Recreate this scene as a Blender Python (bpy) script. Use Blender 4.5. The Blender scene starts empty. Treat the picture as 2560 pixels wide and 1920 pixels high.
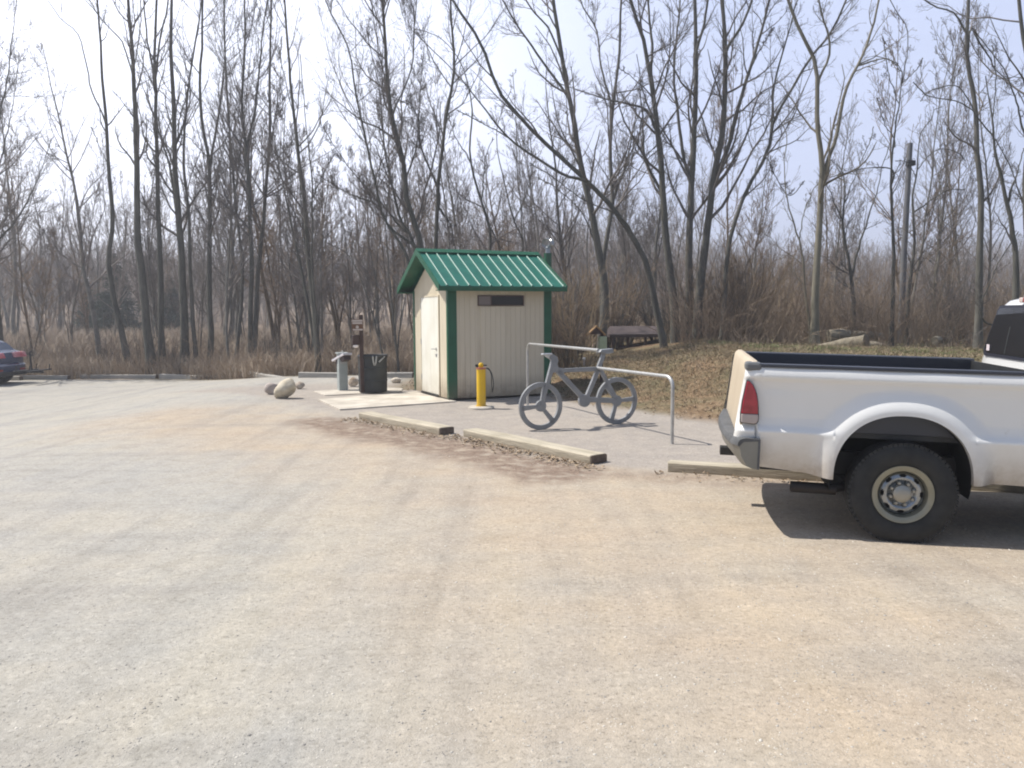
import bpy, math
import numpy as np
from mathutils import Matrix, Vector
rng = np.random.default_rng(7)
PI = math.pi
sc = bpy.context.scene
COL = sc.collection

# ------------------------------------------------------------------ camera frame (used to place things on the ground)
F = 2000.0; H = 1.75
PIT = math.atan(180 / 2000); ROL = math.radians(0.3)
_r = np.array([1, 0, 0.]); _f = np.array([0, math.cos(PIT), -math.sin(PIT)]); _u = np.array([0, math.sin(PIT), math.cos(PIT)])
CR = math.cos(ROL) * _r - math.sin(ROL) * _u
CU = math.cos(ROL) * _u + math.sin(ROL) * _r
CF = _f; C0 = np.array([0, 0, H])
def ray(px, py): return CR * (px - 1280) / F + CU * (960 - py) / F + CF
def at_y(px, py, Y):
    d = ray(px, py); return C0 + d * (Y / d[1])
def ss(a, b, x):
    t = np.clip((np.asarray(x, float) - a) / (b - a), 0, 1); return t * t * (3 - 2 * t)
_wr = np.random.default_rng(3)
_wv = [(_wr.normal(size=2), _wr.uniform(0, 6.28)) for _ in range(14)]
def bumps(x, y, f):
    s = 0
    for k, (w, p) in enumerate(_wv): s = s + np.sin((w[0] * x + w[1] * y) * f * (1 + .25 * k) + p) / (1 + .2 * k)
    return s / 5
def T(x, y):
    x = np.asarray(x, float); y = np.asarray(y, float)
    left = -.5 * ss(-5, -13, x)
    d = (x - .9) * .83 + (y - 16) * .55
    m = ss(-.1, 3.6 + .5 * bumps(x, y, .5), d) * ss(-.6, 2.6, x) * (.86 - .2 * ss(5, 14, d)) * (1 - ss(30, 42, y)) * (1 + .13 * bumps(x, y, .9) * ss(0, 2, d) + .05 * bumps(y, x, 2.7) * ss(0, 1.5, d)) * (.62 + .38 * ss(2.8, 5.2, x))
    sink = -.45 * ss(22, 30, y) * (1 - ss(0, 5, x)) * (1 - ss(-5, -13, x))
    sink = sink - .5 * ss(30, 42, y) * ss(0, 5, x)
    a = x / np.maximum(y, 1)
    hh = 6.5 + 4.2 * np.exp(-((a - .03) / .16) ** 2) + 1.2 * np.sin(a * 9 + 1)
    hill = hh * ss(75, 165, y) * ss(-60, 40, y)
    rough = .05 * bumps(x, y, .9) * ss(28, 34, y)
    r = ((x + 3.0) * .5 + (y - 3.6) * .87)
    t = (x + 3.0) * .87 - (y - 3.6) * .5
    lotb = .006 * bumps(x, y, 1.6) * ss(24, 20, y)
    rut = -.018 * np.exp(-((x - (-1.75 + .55 * (y - 3))) / .09) ** 2) * ss(2.5, 3.0, y) * ss(4.0, 3.4, y)
    rut2 = -.02 * np.exp(-(((x + 2.55) / .14) ** 2 + ((y - 6.05) / .10) ** 2))
    return left + m + sink + hill + rough + lotb + rut + rut2
def gnd(px, py):
    d = ray(px, py); t = 1.0
    if d[2] > -.001: t = 60 / d[1]; return C0 + d * t
    z = 0.
    for _ in range(40):
        t = (z - H) / d[2]; p = C0 + d * t; z = .5 * z + .5 * float(T(p[0], p[1]))
    return C0 + d * ((z - H) / d[2])
def G(px, py):
    p = gnd(px, py); return p[0], p[1], float(T(p[0], p[1]))
def Dp(x, y): return (x * 1.1573, y * 1.1573)

# ------------------------------------------------------------------ materials
def mat(name, col, rough=.7, metal=0., col2=None, nscale=4., bump=0., bscale=40., spec=.5, coat=0., detail=5., lo=.35, hi=.65, alpha=None, stretch=None):
    m = bpy.data.materials.new(name); m.use_nodes = True
    nt = m.node_tree; N = nt.nodes; Lk = nt.links; b = N['Principled BSDF']
    b.inputs['Base Color'].default_value = (*col, 1); b.inputs['Roughness'].default_value = rough
    b.inputs['Metallic'].default_value = metal; b.inputs['Specular IOR Level'].default_value = spec
    b.inputs['Coat Weight'].default_value = coat; b.inputs['Coat Roughness'].default_value = .08
    tc = N.new('ShaderNodeTexCoord'); out = tc.outputs['Object']
    if stretch:
        mp = N.new('ShaderNodeMapping'); mp.inputs['Scale'].default_value = stretch; Lk.new(out, mp.inputs['Vector']); out = mp.outputs['Vector']
    if col2 is not None:
        n = N.new('ShaderNodeTexNoise'); n.inputs['Scale'].default_value = nscale; n.inputs['Detail'].default_value = detail
        r = N.new('ShaderNodeValToRGB'); r.color_ramp.elements[0].position = lo; r.color_ramp.elements[1].position = hi
        r.color_ramp.elements[0].color = (*col, 1); r.color_ramp.elements[1].color = (*col2, 1)
        Lk.new(out, n.inputs['Vector']); Lk.new(n.outputs['Fac'], r.inputs['Fac']); Lk.new(r.outputs['Color'], b.inputs['Base Color'])
    if bump:
        n = N.new('ShaderNodeTexNoise'); n.inputs['Scale'].default_value = bscale; n.inputs['Detail'].default_value = 6
        bp = N.new('ShaderNodeBump'); bp.inputs['Strength'].default_value = bump; bp.inputs['Distance'].default_value = .02
        Lk.new(out, n.inputs['Vector']); Lk.new(n.outputs['Fac'], bp.inputs['Height']); Lk.new(bp.outputs['Normal'], b.inputs['Normal'])
    return m

# ------------------------------------------------------------------ mesh helpers
class MB:
    def __init__(s): s.v = []; s.f = []; s.n = 0
    def add(s, V, Fc):
        V = np.asarray(V, float).reshape(-1, 3); s.v.append(V)
        for f in Fc: s.f.append(tuple(int(i) + s.n for i in f))
        s.n += len(V); return s
    def box(s, x0, x1, y0, y1, z0, z1, M=None, bev=0.):
        if bev > 0:
            b = min(bev, (x1 - x0) * .45, (y1 - y0) * .45, (z1 - z0) * .45)
            V = []; idx = {}
            for i, (xa, xi) in enumerate(((x0, x0 + b), (x1, x1 - b))):
                for j, (ya, yi) in enumerate(((y0, y0 + b), (y1, y1 - b))):
                    for k, (za, zi) in enumerate(((z0, z0 + b), (z1, z1 - b))):
                        for t, c in enumerate(((xa, yi, zi), (xi, ya, zi), (xi, yi, za))):
                            idx[i, j, k, t] = len(V); V.append(c)
            f = []
            for i in (0, 1): f.append([idx[i, 0, 0, 0], idx[i, 1, 0, 0], idx[i, 1, 1, 0], idx[i, 0, 1, 0]])
            for j in (0, 1): f.append([idx[0, j, 0, 1], idx[1, j, 0, 1], idx[1, j, 1, 1], idx[0, j, 1, 1]])
            for k in (0, 1): f.append([idx[0, 0, k, 2], idx[1, 0, k, 2], idx[1, 1, k, 2], idx[0, 1, k, 2]])
            for i in (0, 1):
                for j in (0, 1): f.append([idx[i, j, 0, 0], idx[i, j, 1, 0], idx[i, j, 1, 1], idx[i, j, 0, 1]])
                for k in (0, 1): f.append([idx[i, 0, k, 0], idx[i, 1, k, 0], idx[i, 1, k, 2], idx[i, 0, k, 2]])
            for j in (0, 1):
                for k in (0, 1): f.append([idx[0, j, k, 1], idx[1, j, k, 1], idx[1, j, k, 2], idx[0, j, k, 2]])
            for i in (0, 1):
                for j in (0, 1):
                    for k in (0, 1): f.append([idx[i, j, k, 0], idx[i, j, k, 1], idx[i, j, k, 2]])
            V = np.array(V)
        else:
            V = np.array([(x, y, z) for x in (x0, x1) for y in (y0, y1) for z in (z0, z1)])
            f = [(0, 1, 3, 2), (4, 6, 7, 5), (0, 4, 5, 1), (2, 3, 7, 6), (0, 2, 6, 4), (1, 5, 7, 3)]
        if M is not None: V = np.array([tuple(M @ Vector(v)) for v in V])
        return s.add(V, f)
    def prism(s, poly, lo, hi, axis=2):
        """poly of 2D points extruded along axis (the two other axes in cyclic order)"""
        n = len(poly); V = []
        for t in (lo, hi):
            for a, b in poly:
                V.append({0: (t, a, b), 1: (a, t, b), 2: (a, b, t)}[axis])
        f = [tuple(range(n)), tuple(range(2 * n - 1, n - 1, -1))] + [(i, (i + 1) % n, n + (i + 1) % n, n + i) for i in range(n)]
        return s.add(V, f)
    def lathe(s, prof, seg=32, axis=2, c=(0, 0, 0), closed=False, a0=0, a1=2 * PI):
        full = abs(a1 - a0 - 2 * PI) < 1e-6; na = seg if full else seg + 1; V = []
        for i in range(na):
            a = a0 + (a1 - a0) * i / seg; ca, sa = math.cos(a), math.sin(a)
            for r, h in prof:
                p = {2: (r * ca, r * sa, h), 1: (r * ca, h, r * sa), 0: (h, r * ca, r * sa)}[axis]
                V.append((p[0] + c[0], p[1] + c[1], p[2] + c[2]))
        m = len(prof); f = []
        for i in range(seg):
            j = (i + 1) % na
            for k in range(m if closed else m - 1):
                l = (k + 1) % m; f.append((i * m + k, i * m + l, j * m + l, j * m + k))
        return s.add(V, f)
    def tube(s, pts, r, seg=10, cap=True):
        P = np.asarray(pts, float)[None]; R = (np.full(P.shape[1], r) if np.isscalar(r) else np.asarray(r, float))[None]
        V, Fc = tubes(P, R, seg)
        Fc = [tuple(q) for q in Fc]
        if cap:
            K = P.shape[1]; Fc.append(tuple(range(seg))); Fc.append(tuple((K - 1) * seg + i for i in range(seg)))
        return s.add(V, Fc)
    def build(s, name, m, parent=None, smooth=False, bevel=0., loc=None, mods=None):
        me = bpy.data.meshes.new(name); V = np.concatenate(s.v); me.from_pydata(V.tolist(), [], s.f)
        import bmesh
        bm = bmesh.new(); bm.from_mesh(me); bmesh.ops.recalc_face_normals(bm, faces=bm.faces); bm.to_mesh(me); bm.free()
        me.materials.append(m)
        if smooth: me.shade_smooth() if hasattr(me, 'shade_smooth') else None
        o = bpy.data.objects.new(name, me); COL.objects.link(o)
        if smooth == 'auto':
            me.set_sharp_from_angle(angle=math.radians(35))
        if bevel:
            b = o.modifiers.new('b', 'BEVEL'); b.width = bevel; b.segments = 2; b.limit_method = 'ANGLE'
        if parent is not None: o.parent = parent
        if loc is not None: o.location = loc
        return o
def tubes(P, R, S=3):
    """P (N,K,3), R (N,K) -> vertices and quads of N tubes"""
    N, K, _ = P.shape
    Tn = np.gradient(P, axis=1); Tn /= np.linalg.norm(Tn, axis=2, keepdims=True) + 1e-9
    mean = Tn.mean(1, keepdims=True); ref = np.where(np.abs(mean[..., 0:1]) < .75, np.array([1., 0, 0]), np.array([0, 1., 0]))
    ref = np.broadcast_to(ref, Tn.shape)
    A = np.cross(Tn, ref); A /= np.linalg.norm(A, axis=2, keepdims=True) + 1e-9; B = np.cross(Tn, A)
    an = np.arange(S) * 2 * PI / S
    V = P[:, :, None] + R[:, :, None, None] * (A[:, :, None] * np.cos(an)[:, None] + B[:, :, None] * np.sin(an)[:, None])
    i = np.arange(N)[:, None, None] * K * S; k = np.arange(K - 1)[None, :, None] * S; a = np.arange(S)[None, None]; b = (a + 1) % S
    Fq = np.stack([i + k + a, i + k + b, i + k + S + b, i + k + S + a], -1).reshape(-1, 4)
    return V.reshape(-1, 3), Fq
def fastmesh(name, V, Q, m, smooth=True):
    V = np.ascontiguousarray(V, np.float32); Q = np.ascontiguousarray(Q, np.int32)
    me = bpy.data.meshes.new(name); n, k = Q.shape
    me.vertices.add(len(V)); me.vertices.foreach_set('co', V.ravel())
    me.loops.add(n * k); me.loops.foreach_set('vertex_index', Q.ravel())
    me.polygons.add(n); me.polygons.foreach_set('loop_start', np.arange(n, dtype=np.int32) * k)
    if smooth: me.polygons.foreach_set('use_smooth', np.ones(n, bool))
    me.update(calc_edges=True)
    for q in (m if isinstance(m, (list, tuple)) else [m]): me.materials.append(q)
    return me
def link(name, me, parent=None, loc=None):
    o = bpy.data.objects.new(name, me); COL.objects.link(o)
    if parent is not None: o.parent = parent
    if loc is not None: o.location = loc
    return o
def tag(o, label=None, cat=None, group=None, kind=None):
    if label: o['label'] = label
    if cat: o['category'] = cat
    if group: o['group'] = group
    if kind: o['kind'] = kind
    return o
def empty(name, loc=(0, 0, 0), rz=0, **k):
    o = bpy.data.objects.new(name, None); COL.objects.link(o); o.location = loc; o.rotation_euler = (0, 0, rz)
    o.empty_display_size = .3
    return tag(o, **k)
def join(parts):
    V = []; Q = []; n = 0
    for v, q in parts: V.append(v); Q.append(q + n); n += len(v)
    return np.concatenate(V), np.concatenate(Q)

# ------------------------------------------------------------------ camera, light, sky, render
cam = bpy.data.cameras.new('camera'); co = bpy.data.objects.new('camera', cam); COL.objects.link(co)
cam.sensor_width = 36; cam.lens = 36 * F / 2560; cam.clip_end = 3000; cam.clip_start = .05
M = Matrix(((CR[0], CU[0], -CF[0], 0), (CR[1], CU[1], -CF[1], 0), (CR[2], CU[2], -CF[2], H), (0, 0, 0, 1)))
co.matrix_world = M; sc.camera = co
SD = np.array([-.60, .13, 1.0]); SD /= np.linalg.norm(SD)
sl = bpy.data.lights.new('sun', 'SUN'); so = bpy.data.objects.new('sun', sl); COL.objects.link(so)
sl.energy = 5.0; sl.angle = math.radians(.6); sl.color = (1, .95, .87)
so.rotation_euler = Vector(SD).to_track_quat('Z', 'Y').to_euler()
w = bpy.data.worlds.new('World'); sc.world = w; w.use_nodes = True
nt = w.node_tree; N = nt.nodes; Lk = nt.links
sky = N.new('ShaderNodeTexSky'); sky.sky_type = 'NISHITA'; sky.sun_disc = False
sky.sun_elevation = math.asin(SD[2]); sky.sun_rotation = math.atan2(SD[0], SD[1]); sky.dust_density = 3.; sky.air_density = 1.0; sky.ozone_density = 1.6
bg = N['Background']; bg.inputs['Strength'].default_value = .098
tc = N.new('ShaderNodeTexCoord'); mp = N.new('ShaderNodeMapping'); mp.inputs['Scale'].default_value = (1, 1, 2.6)
n1 = N.new('ShaderNodeTexNoise'); n1.inputs['Scale'].default_value = 1.3; n1.inputs['Detail'].default_value = 7; n1.inputs['Roughness'].default_value = .55
cr = N.new('ShaderNodeValToRGB'); cr.color_ramp.elements[0].position = .3; cr.color_ramp.elements[1].position = .72
cr.color_ramp.elements[0].color = (.70,) * 3 + (1,); cr.color_ramp.elements[1].color = (.95,) * 3 + (1,)
mx = N.new('ShaderNodeMix'); mx.data_type = 'RGBA'
# thin high cloud veil: brighter towards the sun side (left)
gm = N.new('ShaderNodeVectorMath'); gm.operation = 'DOT_PRODUCT'; gm.inputs[1].default_value = (-.80, .55, .25)
rm = N.new('ShaderNodeMapRange'); rm.inputs['From Min'].default_value = .42; rm.inputs['From Max'].default_value = .95
vc = N.new('ShaderNodeMix'); vc.data_type = 'RGBA'; vc.inputs['A'].default_value = (6.3, 7.1, 9.7, 1); vc.inputs['B'].default_value = (16.5, 16.9, 19.0, 1)
Lk.new(tc.outputs['Generated'], mp.inputs['Vector']); Lk.new(mp.outputs['Vector'], n1.inputs['Vector']); Lk.new(n1.outputs['Fac'], cr.inputs['Fac'])
Lk.new(tc.outputs['Generated'], gm.inputs[0]); Lk.new(gm.outputs['Value'], rm.inputs['Value']); Lk.new(rm.outputs['Result'], vc.inputs['Factor'])
Lk.new(cr.outputs['Color'], mx.inputs['Factor']); Lk.new(sky.outputs['Color'], mx.inputs['A'])
sxyz = N.new('ShaderNodeSeparateXYZ'); Lk.new(tc.outputs['Generated'], sxyz.inputs[0])
ez_ = N.new('ShaderNodeMapRange'); ez_.inputs['From Min'].default_value = .36; ez_.inputs['From Max'].default_value = .75; Lk.new(sxyz.outputs['Z'], ez_.inputs['Value'])
ey_ = N.new('ShaderNodeMapRange'); ey_.inputs['From Min'].default_value = .45; ey_.inputs['From Max'].default_value = -.35; Lk.new(sxyz.outputs['Y'], ey_.inputs['Value'])
em_ = N.new('ShaderNodeMath'); em_.operation = 'MAXIMUM'; Lk.new(ez_.outputs[0], em_.inputs[0]); Lk.new(ey_.outputs[0], em_.inputs[1])
v2_ = N.new('ShaderNodeMix'); v2_.data_type = 'RGBA'; v2_.inputs['B'].default_value = (2.2, 2.9, 4.4, 1); Lk.new(em_.outputs[0], v2_.inputs['Factor']); Lk.new(vc.outputs['Result'], v2_.inputs['A']); Lk.new(v2_.outputs['Result'], mx.inputs['B'])
Lk.new(mx.outputs['Result'], bg.inputs['Color'])
sc.render.engine = 'CYCLES'; w.cycles.sampling_method = 'MANUAL'; w.cycles.sample_map_resolution = 512; sc.cycles.max_bounces = 4; sc.cycles.diffuse_bounces = 2; sc.cycles.volume_bounces = 0; sc.cycles.transparent_max_bounces = 6
sc.cycles.filter_width = 2.0
sc.view_settings.view_transform = 'Standard'; sc.view_settings.look = 'None'; sc.view_settings.exposure = 0.30; sc.view_settings.gamma = 1

# ------------------------------------------------------------------ ground
def axis_pts(a, b, fine, lo, hi):
    mid = np.arange(a, b + fine / 2, fine); g = fine; L = [a]; 
    while L[-1] > lo: g *= 1.13; L.append(L[-1] - g)
    g = fine; Rr = [b]
    while Rr[-1] < hi: g *= 1.13; Rr.append(Rr[-1] + g)
    return np.concatenate([np.array(L[1:])[::-1], mid, np.array(Rr[1:])])
gx = axis_pts(-14, 11, .085, -900, 900); gy = axis_pts(1.2, 25, .085, -60, 1400)
X, Y = np.meshgrid(gx, gy, indexing='ij'); Z = T(X, Y)
nx, ny = X.shape
V = np.stack([X, Y, Z], -1).reshape(-1, 3)
ii = (np.arange(nx - 1)[:, None] * ny + np.arange(ny - 1)[None]).ravel()
Q = np.stack([ii, ii + ny, ii + ny + 1, ii + 1], 1)
def segd(x, y, a, b):
    a = np.array(a); b = np.array(b); d = b - a; t = np.clip(((x - a[0]) * d[0] + (y - a[1]) * d[1]) / (d @ d), 0, 1)
    return np.hypot(x - a[0] - t * d[0], y - a[1] - t * d[1])
C1 = ((-2.54, 13.14), (-1.05, 11.34)); C2 = ((-.70, 11.2), (.89, 9.08)); C3 = ((1.70, 8.62), (3.95, 7.80)); C4 = ((4.25, 7.72), (6.5, 6.9))
wob = .35 * bumps(X, Y, 2.2)
EDGE = 22.2 + ss(-5, -13, X) * 5.2
# red: grey gravel of the path round the hut and rack; green: bare brown dirt; blue: litter and grass off the lot
line = np.interp(Y, [6.9, 7.7, 8.7, 9.1, 11.2, 13.1, 14.5, 16, 17.6, 19, 20], [7.5, 4.4, 1.7, .9, -.8, -2.6, -3.6, -4.6, -6.0, -7.5, -9])
grey = ss(-.35, .35, (X - line) * .8 + wob * .5) * ss(20.5, 19, Y)
dirt = np.maximum.reduce([ss(.85, .25, segd(X, Y, np.array(c[0]) + (-.42, -.38), np.array(c[1]) + (-.42, -.36)) + wob * .6) for c in (C1, C2)])
dirt = np.maximum(dirt, .55 * ss(.5, .1, segd(X, Y, (1.2, 8.5), (4.2, 7.5)) + wob * .5)) * (1 - grey * .7)
dd = (X - .9) * .83 + (Y - 16) * .55
off = np.maximum(ss(-.25, .35, dd + wob * .5) * ss(.4, .9, X + wob), ss(-.3, .6, Y - EDGE + wob * .5))
off = np.maximum(off, ss(17.8, 18.4, Y + wob * .4) * ss(-3.2, -2.4, X) * .8)
green = ss(.25, .6, .5 + .5 * bumps(X, Y, 1.1)) * ss(4.5, 7, X) * ss(2.2, 3.6, dd) * .8
tdist = np.minimum.reduce([segd(X, Y, *q) for q in (((-5.5, 13.5), (-2.2, 10.8)), ((-2.2, 10.8), (.2, 8.0)), ((.2, 8.0), (2.4, 6.0)), ((.6, 8.6), (3.2, 7.4)), ((.4, 7.2), (1.2, 4.2)), ((1.2, 4.2), (3.2, 2.6)))])
tan = ss(3.1, .3, tdist + .9 * wob + .5 * bumps(X, Y, .9)) * (.72 + .28 * np.clip(bumps(X * .5, Y * 2.2, 1.6), -1, 1))
me = fastmesh('ground', V, Q, bpy.data.materials.new('lot_gravel'))
A = me.color_attributes.new('mask', 'FLOAT_COLOR', 'POINT')
A.data.foreach_set('color', np.stack([grey, dirt, off, tan], -1).reshape(-1).astype(np.float32))
A2 = me.color_attributes.new('mask2', 'FLOAT_COLOR', 'POINT')
far = ss(30, 60, Y)
A2.data.foreach_set('color', np.stack([green, far, green * 0, green * 0 + 1], -1).reshape(-1).astype(np.float32))
go = link('ground', me); tag(go, 'pale tan gravel lot rising to a leaf strewn bank and marsh', kind='structure')
gmte = me.materials[0]; gmte.use_nodes = True; nt = gmte.node_tree; N = nt.nodes; Lk = nt.links; b = N['Principled BSDF']
b.inputs['Roughness'].default_value = .95; b.inputs['Specular IOR Level'].default_value = .15
def noise(scale, detail=5, rough=.6, vec=None):
    n = N.new('ShaderNodeTexNoise'); n.inputs['Scale'].default_value = scale; n.inputs['Detail'].default_value = detail; n.inputs['Roughness'].default_value = rough
    Lk.new(vec if vec else pos, n.inputs['Vector']); return n.outputs['Fac']
def ramp(f, stops):
    r = N.new('ShaderNodeValToRGB'); e = r.color_ramp.elements
    while len(e) < len(stops): e.new(.5)
    for q, (p, c) in zip(e, stops): q.position = p; q.color = (*c, 1)
    Lk.new(f, r.inputs['Fac']); return r.outputs['Color']
def mix(f, a, b_, mode='MIX'):
    m = N.new('ShaderNodeMix'); m.data_type = 'RGBA'; m.blend_type = mode
    for s_, v in (('Factor', f), ('A', a), ('B', b_)):
        if hasattr(v, 'links'): Lk.new(v, m.inputs[s_])
        elif isinstance(v, tuple): m.inputs[s_].default_value = (*v, 1)
        else: m.inputs[s_].default_value = v
    return m.outputs['Result']
def math_(op, a, b_=None):
    m = N.new('ShaderNodeMath'); m.operation = op; m.use_clamp = True
    for i, v in enumerate((a, b_)):
        if v is None: continue
        if hasattr(v, 'links'): Lk.new(v, m.inputs[i])
        else: m.inputs[i].default_value = v
    return m.outputs[0]
g_ = N.new('ShaderNodeNewGeometry'); pos = g_.outputs['Position']
at = N.new('ShaderNodeAttribute'); at.attribute_name = 'mask'; sp = N.new('ShaderNodeSeparateColor'); Lk.new(at.outputs['Color'], sp.inputs[0])
at2 = N.new('ShaderNodeAttribute'); at2.attribute_name = 'mask2'; sp2 = N.new('ShaderNodeSeparateColor'); Lk.new(at2.outputs['Color'], sp2.inputs[0])
mps = N.new('ShaderNodeMapping'); mps.inputs['Scale'].default_value = (1., .42, 1.); mps.inputs['Rotation'].default_value = (0, 0, .5); Lk.new(pos, mps.inputs['Vector'])
big = noise(.55, 5, .62, mps.outputs['Vector']); med = noise(3.2, 6, .65); fine = noise(38, 5, .7); peb = noise(95, 3, .6)
base = ramp(big, [(.30, (.305, .305, .298)), (.45, (.365, .352, .318)), (.55, (.395, .370, .320)), (.72, (.325, .325, .312))])
lft = N.new('ShaderNodeMapRange'); lft.inputs['From Min'].default_value = .5; lft.inputs['From Max'].default_value = -4.0; sxx = N.new('ShaderNodeSeparateXYZ'); Lk.new(pos, sxx.inputs[0]); Lk.new(sxx.outputs['X'], lft.inputs['Value'])
base = mix(math_('MULTIPLY', lft.outputs[0], .65), base, (.372, .357, .334))
base = mix(math_('MULTIPLY', at.outputs['Alpha'], .85), base, (.412, .332, .252))
base = mix(.75, base, ramp(med, [(.32, (.86, .855, .84)), (.5, (1, 1, 1)), (.68, (1.05, 1.04, 1.02))]), 'MULTIPLY')
gcol = mix(.8, ramp(big, [(.3, (.335, .305, .275)), (.7, (.385, .345, .300))]), ramp(med, [(.3, (.8, .8, .82)), (.7, (1.08, 1.05, 1.02))]), 'MULTIPLY')
gcol = mix(.8, ramp(med, [(.3, (.30, .275, .25)), (.7, (.39, .35, .305))]), gcol)
mpt = N.new('ShaderNodeMapping'); mpt.inputs['Scale'].default_value = (2.4, .16, 1.); mpt.inputs['Rotation'].default_value = (0, 0, .95); Lk.new(pos, mpt.inputs['Vector'])
trk = noise(1.0, 4, .55, mpt.outputs['Vector'])
mpu = N.new('ShaderNodeMapping'); mpu.inputs['Scale'].default_value = (.14, 1.5, 1.); mpu.inputs['Rotation'].default_value = (0, 0, .12); Lk.new(pos, mpu.inputs['Vector'])
trk2 = noise(1.0, 5, .6, mpu.outputs['Vector'])
base = mix(.7, base, ramp(trk, [(.36, (.86, .86, .86)), (.46, (1, 1, 1)), (.66, (1.07, 1.05, 1.0))]), 'MULTIPLY')
base = mix(.8, base, ramp(trk2, [(.33, (.86, .855, .86)), (.45, (1, 1, 1)), (.68, (1.07, 1.045, 1.0))]), 'MULTIPLY')
base = mix(sp.outputs[0], base, gcol)
base = mix(math_('MULTIPLY', sp.outputs[1], ramp(noise(5.5, 8, .75), [(.38, (.1, .1, .1)), (.52, (1, 1, 1))])), base, ramp(noise(22, 6, .75), [(.35, (.12, .085, .062)), (.65, (.31, .235, .185))]))
spk = ramp(fine, [(.30, (.50, .50, .50)), (.45, (.98, .98, .98)), (.60, (1.02, 1.02, 1.02)), (.72, (1.35, 1.35, 1.35))])
base = mix(.9, base, spk, 'MULTIPLY')
base = mix(.6, base, ramp(noise(11, 4, .7), [(.3, (.84, .84, .84)), (.5, (1, 1, 1)), (.7, (1.1, 1.1, 1.1))]), 'MULTIPLY')
vr = N.new('ShaderNodeTexVoronoi'); vr.inputs['Scale'].default_value = 42; Lk.new(pos, vr.inputs['Vector'])
vcol = N.new('ShaderNodeSeparateColor'); Lk.new(vr.outputs['Color'], vcol.inputs[0])
base = mix(.55, base, ramp(vcol.outputs[0], [(0, (.86, .85, .83)), (.25, (.98, .98, .98)), (.85, (1.02, 1.02, 1.02)), (1, (1.25, 1.25, 1.25))]), 'MULTIPLY')
mf = noise(9, 6, .7)
lit = mix(ramp(noise(1.1, 4, .6), [(.40, (0, 0, 0)), (.60, (1, 1, 1))]), ramp(mf, [(.28, (.095, .062, .036)), (.45, (.17, .115, .068)), (.6, (.24, .17, .105)), (.74, (.31, .235, .155))]), ramp(mf, [(.28, (.075, .065, .035)), (.5, (.14, .12, .068)), (.72, (.21, .18, .11))]))
lit = mix(math_('MULTIPLY', sp2.outputs[0], .8), lit, ramp(mf, [(.3, (.06, .085, .025)), (.7, (.17, .215, .07))]))
lit = mix(sp2.outputs[1], lit, ramp(noise(.09, 5, .65), [(.35, (.17, .13, .10)), (.65, (.33, .26, .20))]))
base = mix(sp.outputs[2], base, lit)
Lk.new(base, b.inputs['Base Color'])
bp = N.new('ShaderNodeBump'); bp.inputs['Strength'].default_value = .8; bp.inputs['Distance'].default_value = .022
hh_ = mix(.5, fine, peb); hh_ = mix(.35, hh_, med); Lk.new(hh_, bp.inputs['Height'])
Lk.new(bp.outputs['Normal'], b.inputs['Normal'])

# ------------------------------------------------------------------ tree machinery
def unit(v): return v / (np.linalg.norm(v, axis=-1, keepdims=True) + 1e-9)
def grow(P, R, n, t0, t1, Lf, K, ang, up, wob, rf, rmin, rg, lenpow=1.0):
    N_, Kp, _ = P.shape
    seglen = np.linalg.norm(np.diff(P, axis=1), axis=2).sum(1)
    idx = np.repeat(np.arange(N_), n); m = len(idx)
    t = rg.uniform(t0, t1, m); f = t * (Kp - 1); i0 = np.minimum(f.astype(int), Kp - 2); fr = (f - i0)[:, None]
    o = P[idx, i0] * (1 - fr) + P[idx, i0 + 1] * fr
    tg = unit(P[idx, i0 + 1] - P[idx, i0]); r0 = R[idx, i0] * (1 - fr[:, 0]) + R[idx, i0 + 1] * fr[:, 0]
    per = unit(np.cross(tg, rg.normal(size=(m, 3)))); a = np.radians(rg.uniform(ang[0], ang[1], m))[:, None]
    d = unit(tg * np.cos(a) + per * np.sin(a))
    L = seglen[idx] * Lf * rg.uniform(.55, 1.15, m) * (1.05 - t) ** lenpow
    out = [o]; cur = o
    for k in range(K - 1):
        d = unit(d + rg.normal(size=(m, 3)) * wob + np.array([0, 0, up])); cur = cur + d * (L / (K - 1))[:, None]; out.append(cur)
    PP = np.stack(out, 1); rr = np.minimum(r0 * rf, L * .02 + rmin)
    RR = rr[:, None] * np.linspace(1, .25, K)[None]; RR = np.maximum(RR, rmin * .6)
    return PP, RR
def resample(pts, K):
    P = np.asarray(pts, float)
    # Catmull-Rom then uniform arc length
    Q_ = np.vstack([2 * P[0] - P[1], P, 2 * P[-1] - P[-2]]); o = []
    for i in range(1, len(Q_) - 2):
        for t in np.linspace(0, 1, 8, endpoint=False):
            p0, p1, p2, p3 = Q_[i - 1:i + 3]
            o.append(.5 * (2 * p1 + (p2 - p0) * t + (2 * p0 - 5 * p1 + 4 * p2 - p3) * t * t + (3 * p1 - p0 - 3 * p2 + p3) * t ** 3))
    o.append(Q_[-2]); o = np.array(o); s = np.r_[0, np.cumsum(np.linalg.norm(np.diff(o, axis=0), axis=1))]
    q = np.linspace(0, s[-1], K); return np.stack([np.interp(q, s, o[:, j]) for j in range(3)], 1)
BK = dict(
    dark=mat('bark_dark', (.068, .068, .060), .95, col2=(.125, .12, .102), nscale=9, stretch=(1, 1, .25), bump=.6, bscale=30),
    grey=mat('bark_grey', (.085, .083, .074), .95, col2=(.15, .142, .122), nscale=9, stretch=(1, 1, .25), bump=.6, bscale=30),
    pale=mat('bark_pale', (.15, .138, .105), .95, col2=(.235, .215, .165), nscale=7, stretch=(1, 1, .3), bump=.5, bscale=30),
    brown=mat('bark_brown', (.11, .082, .056), .95, col2=(.20, .15, .10), nscale=9, stretch=(1, 1, .25), bump=.5, bscale=30))
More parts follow.
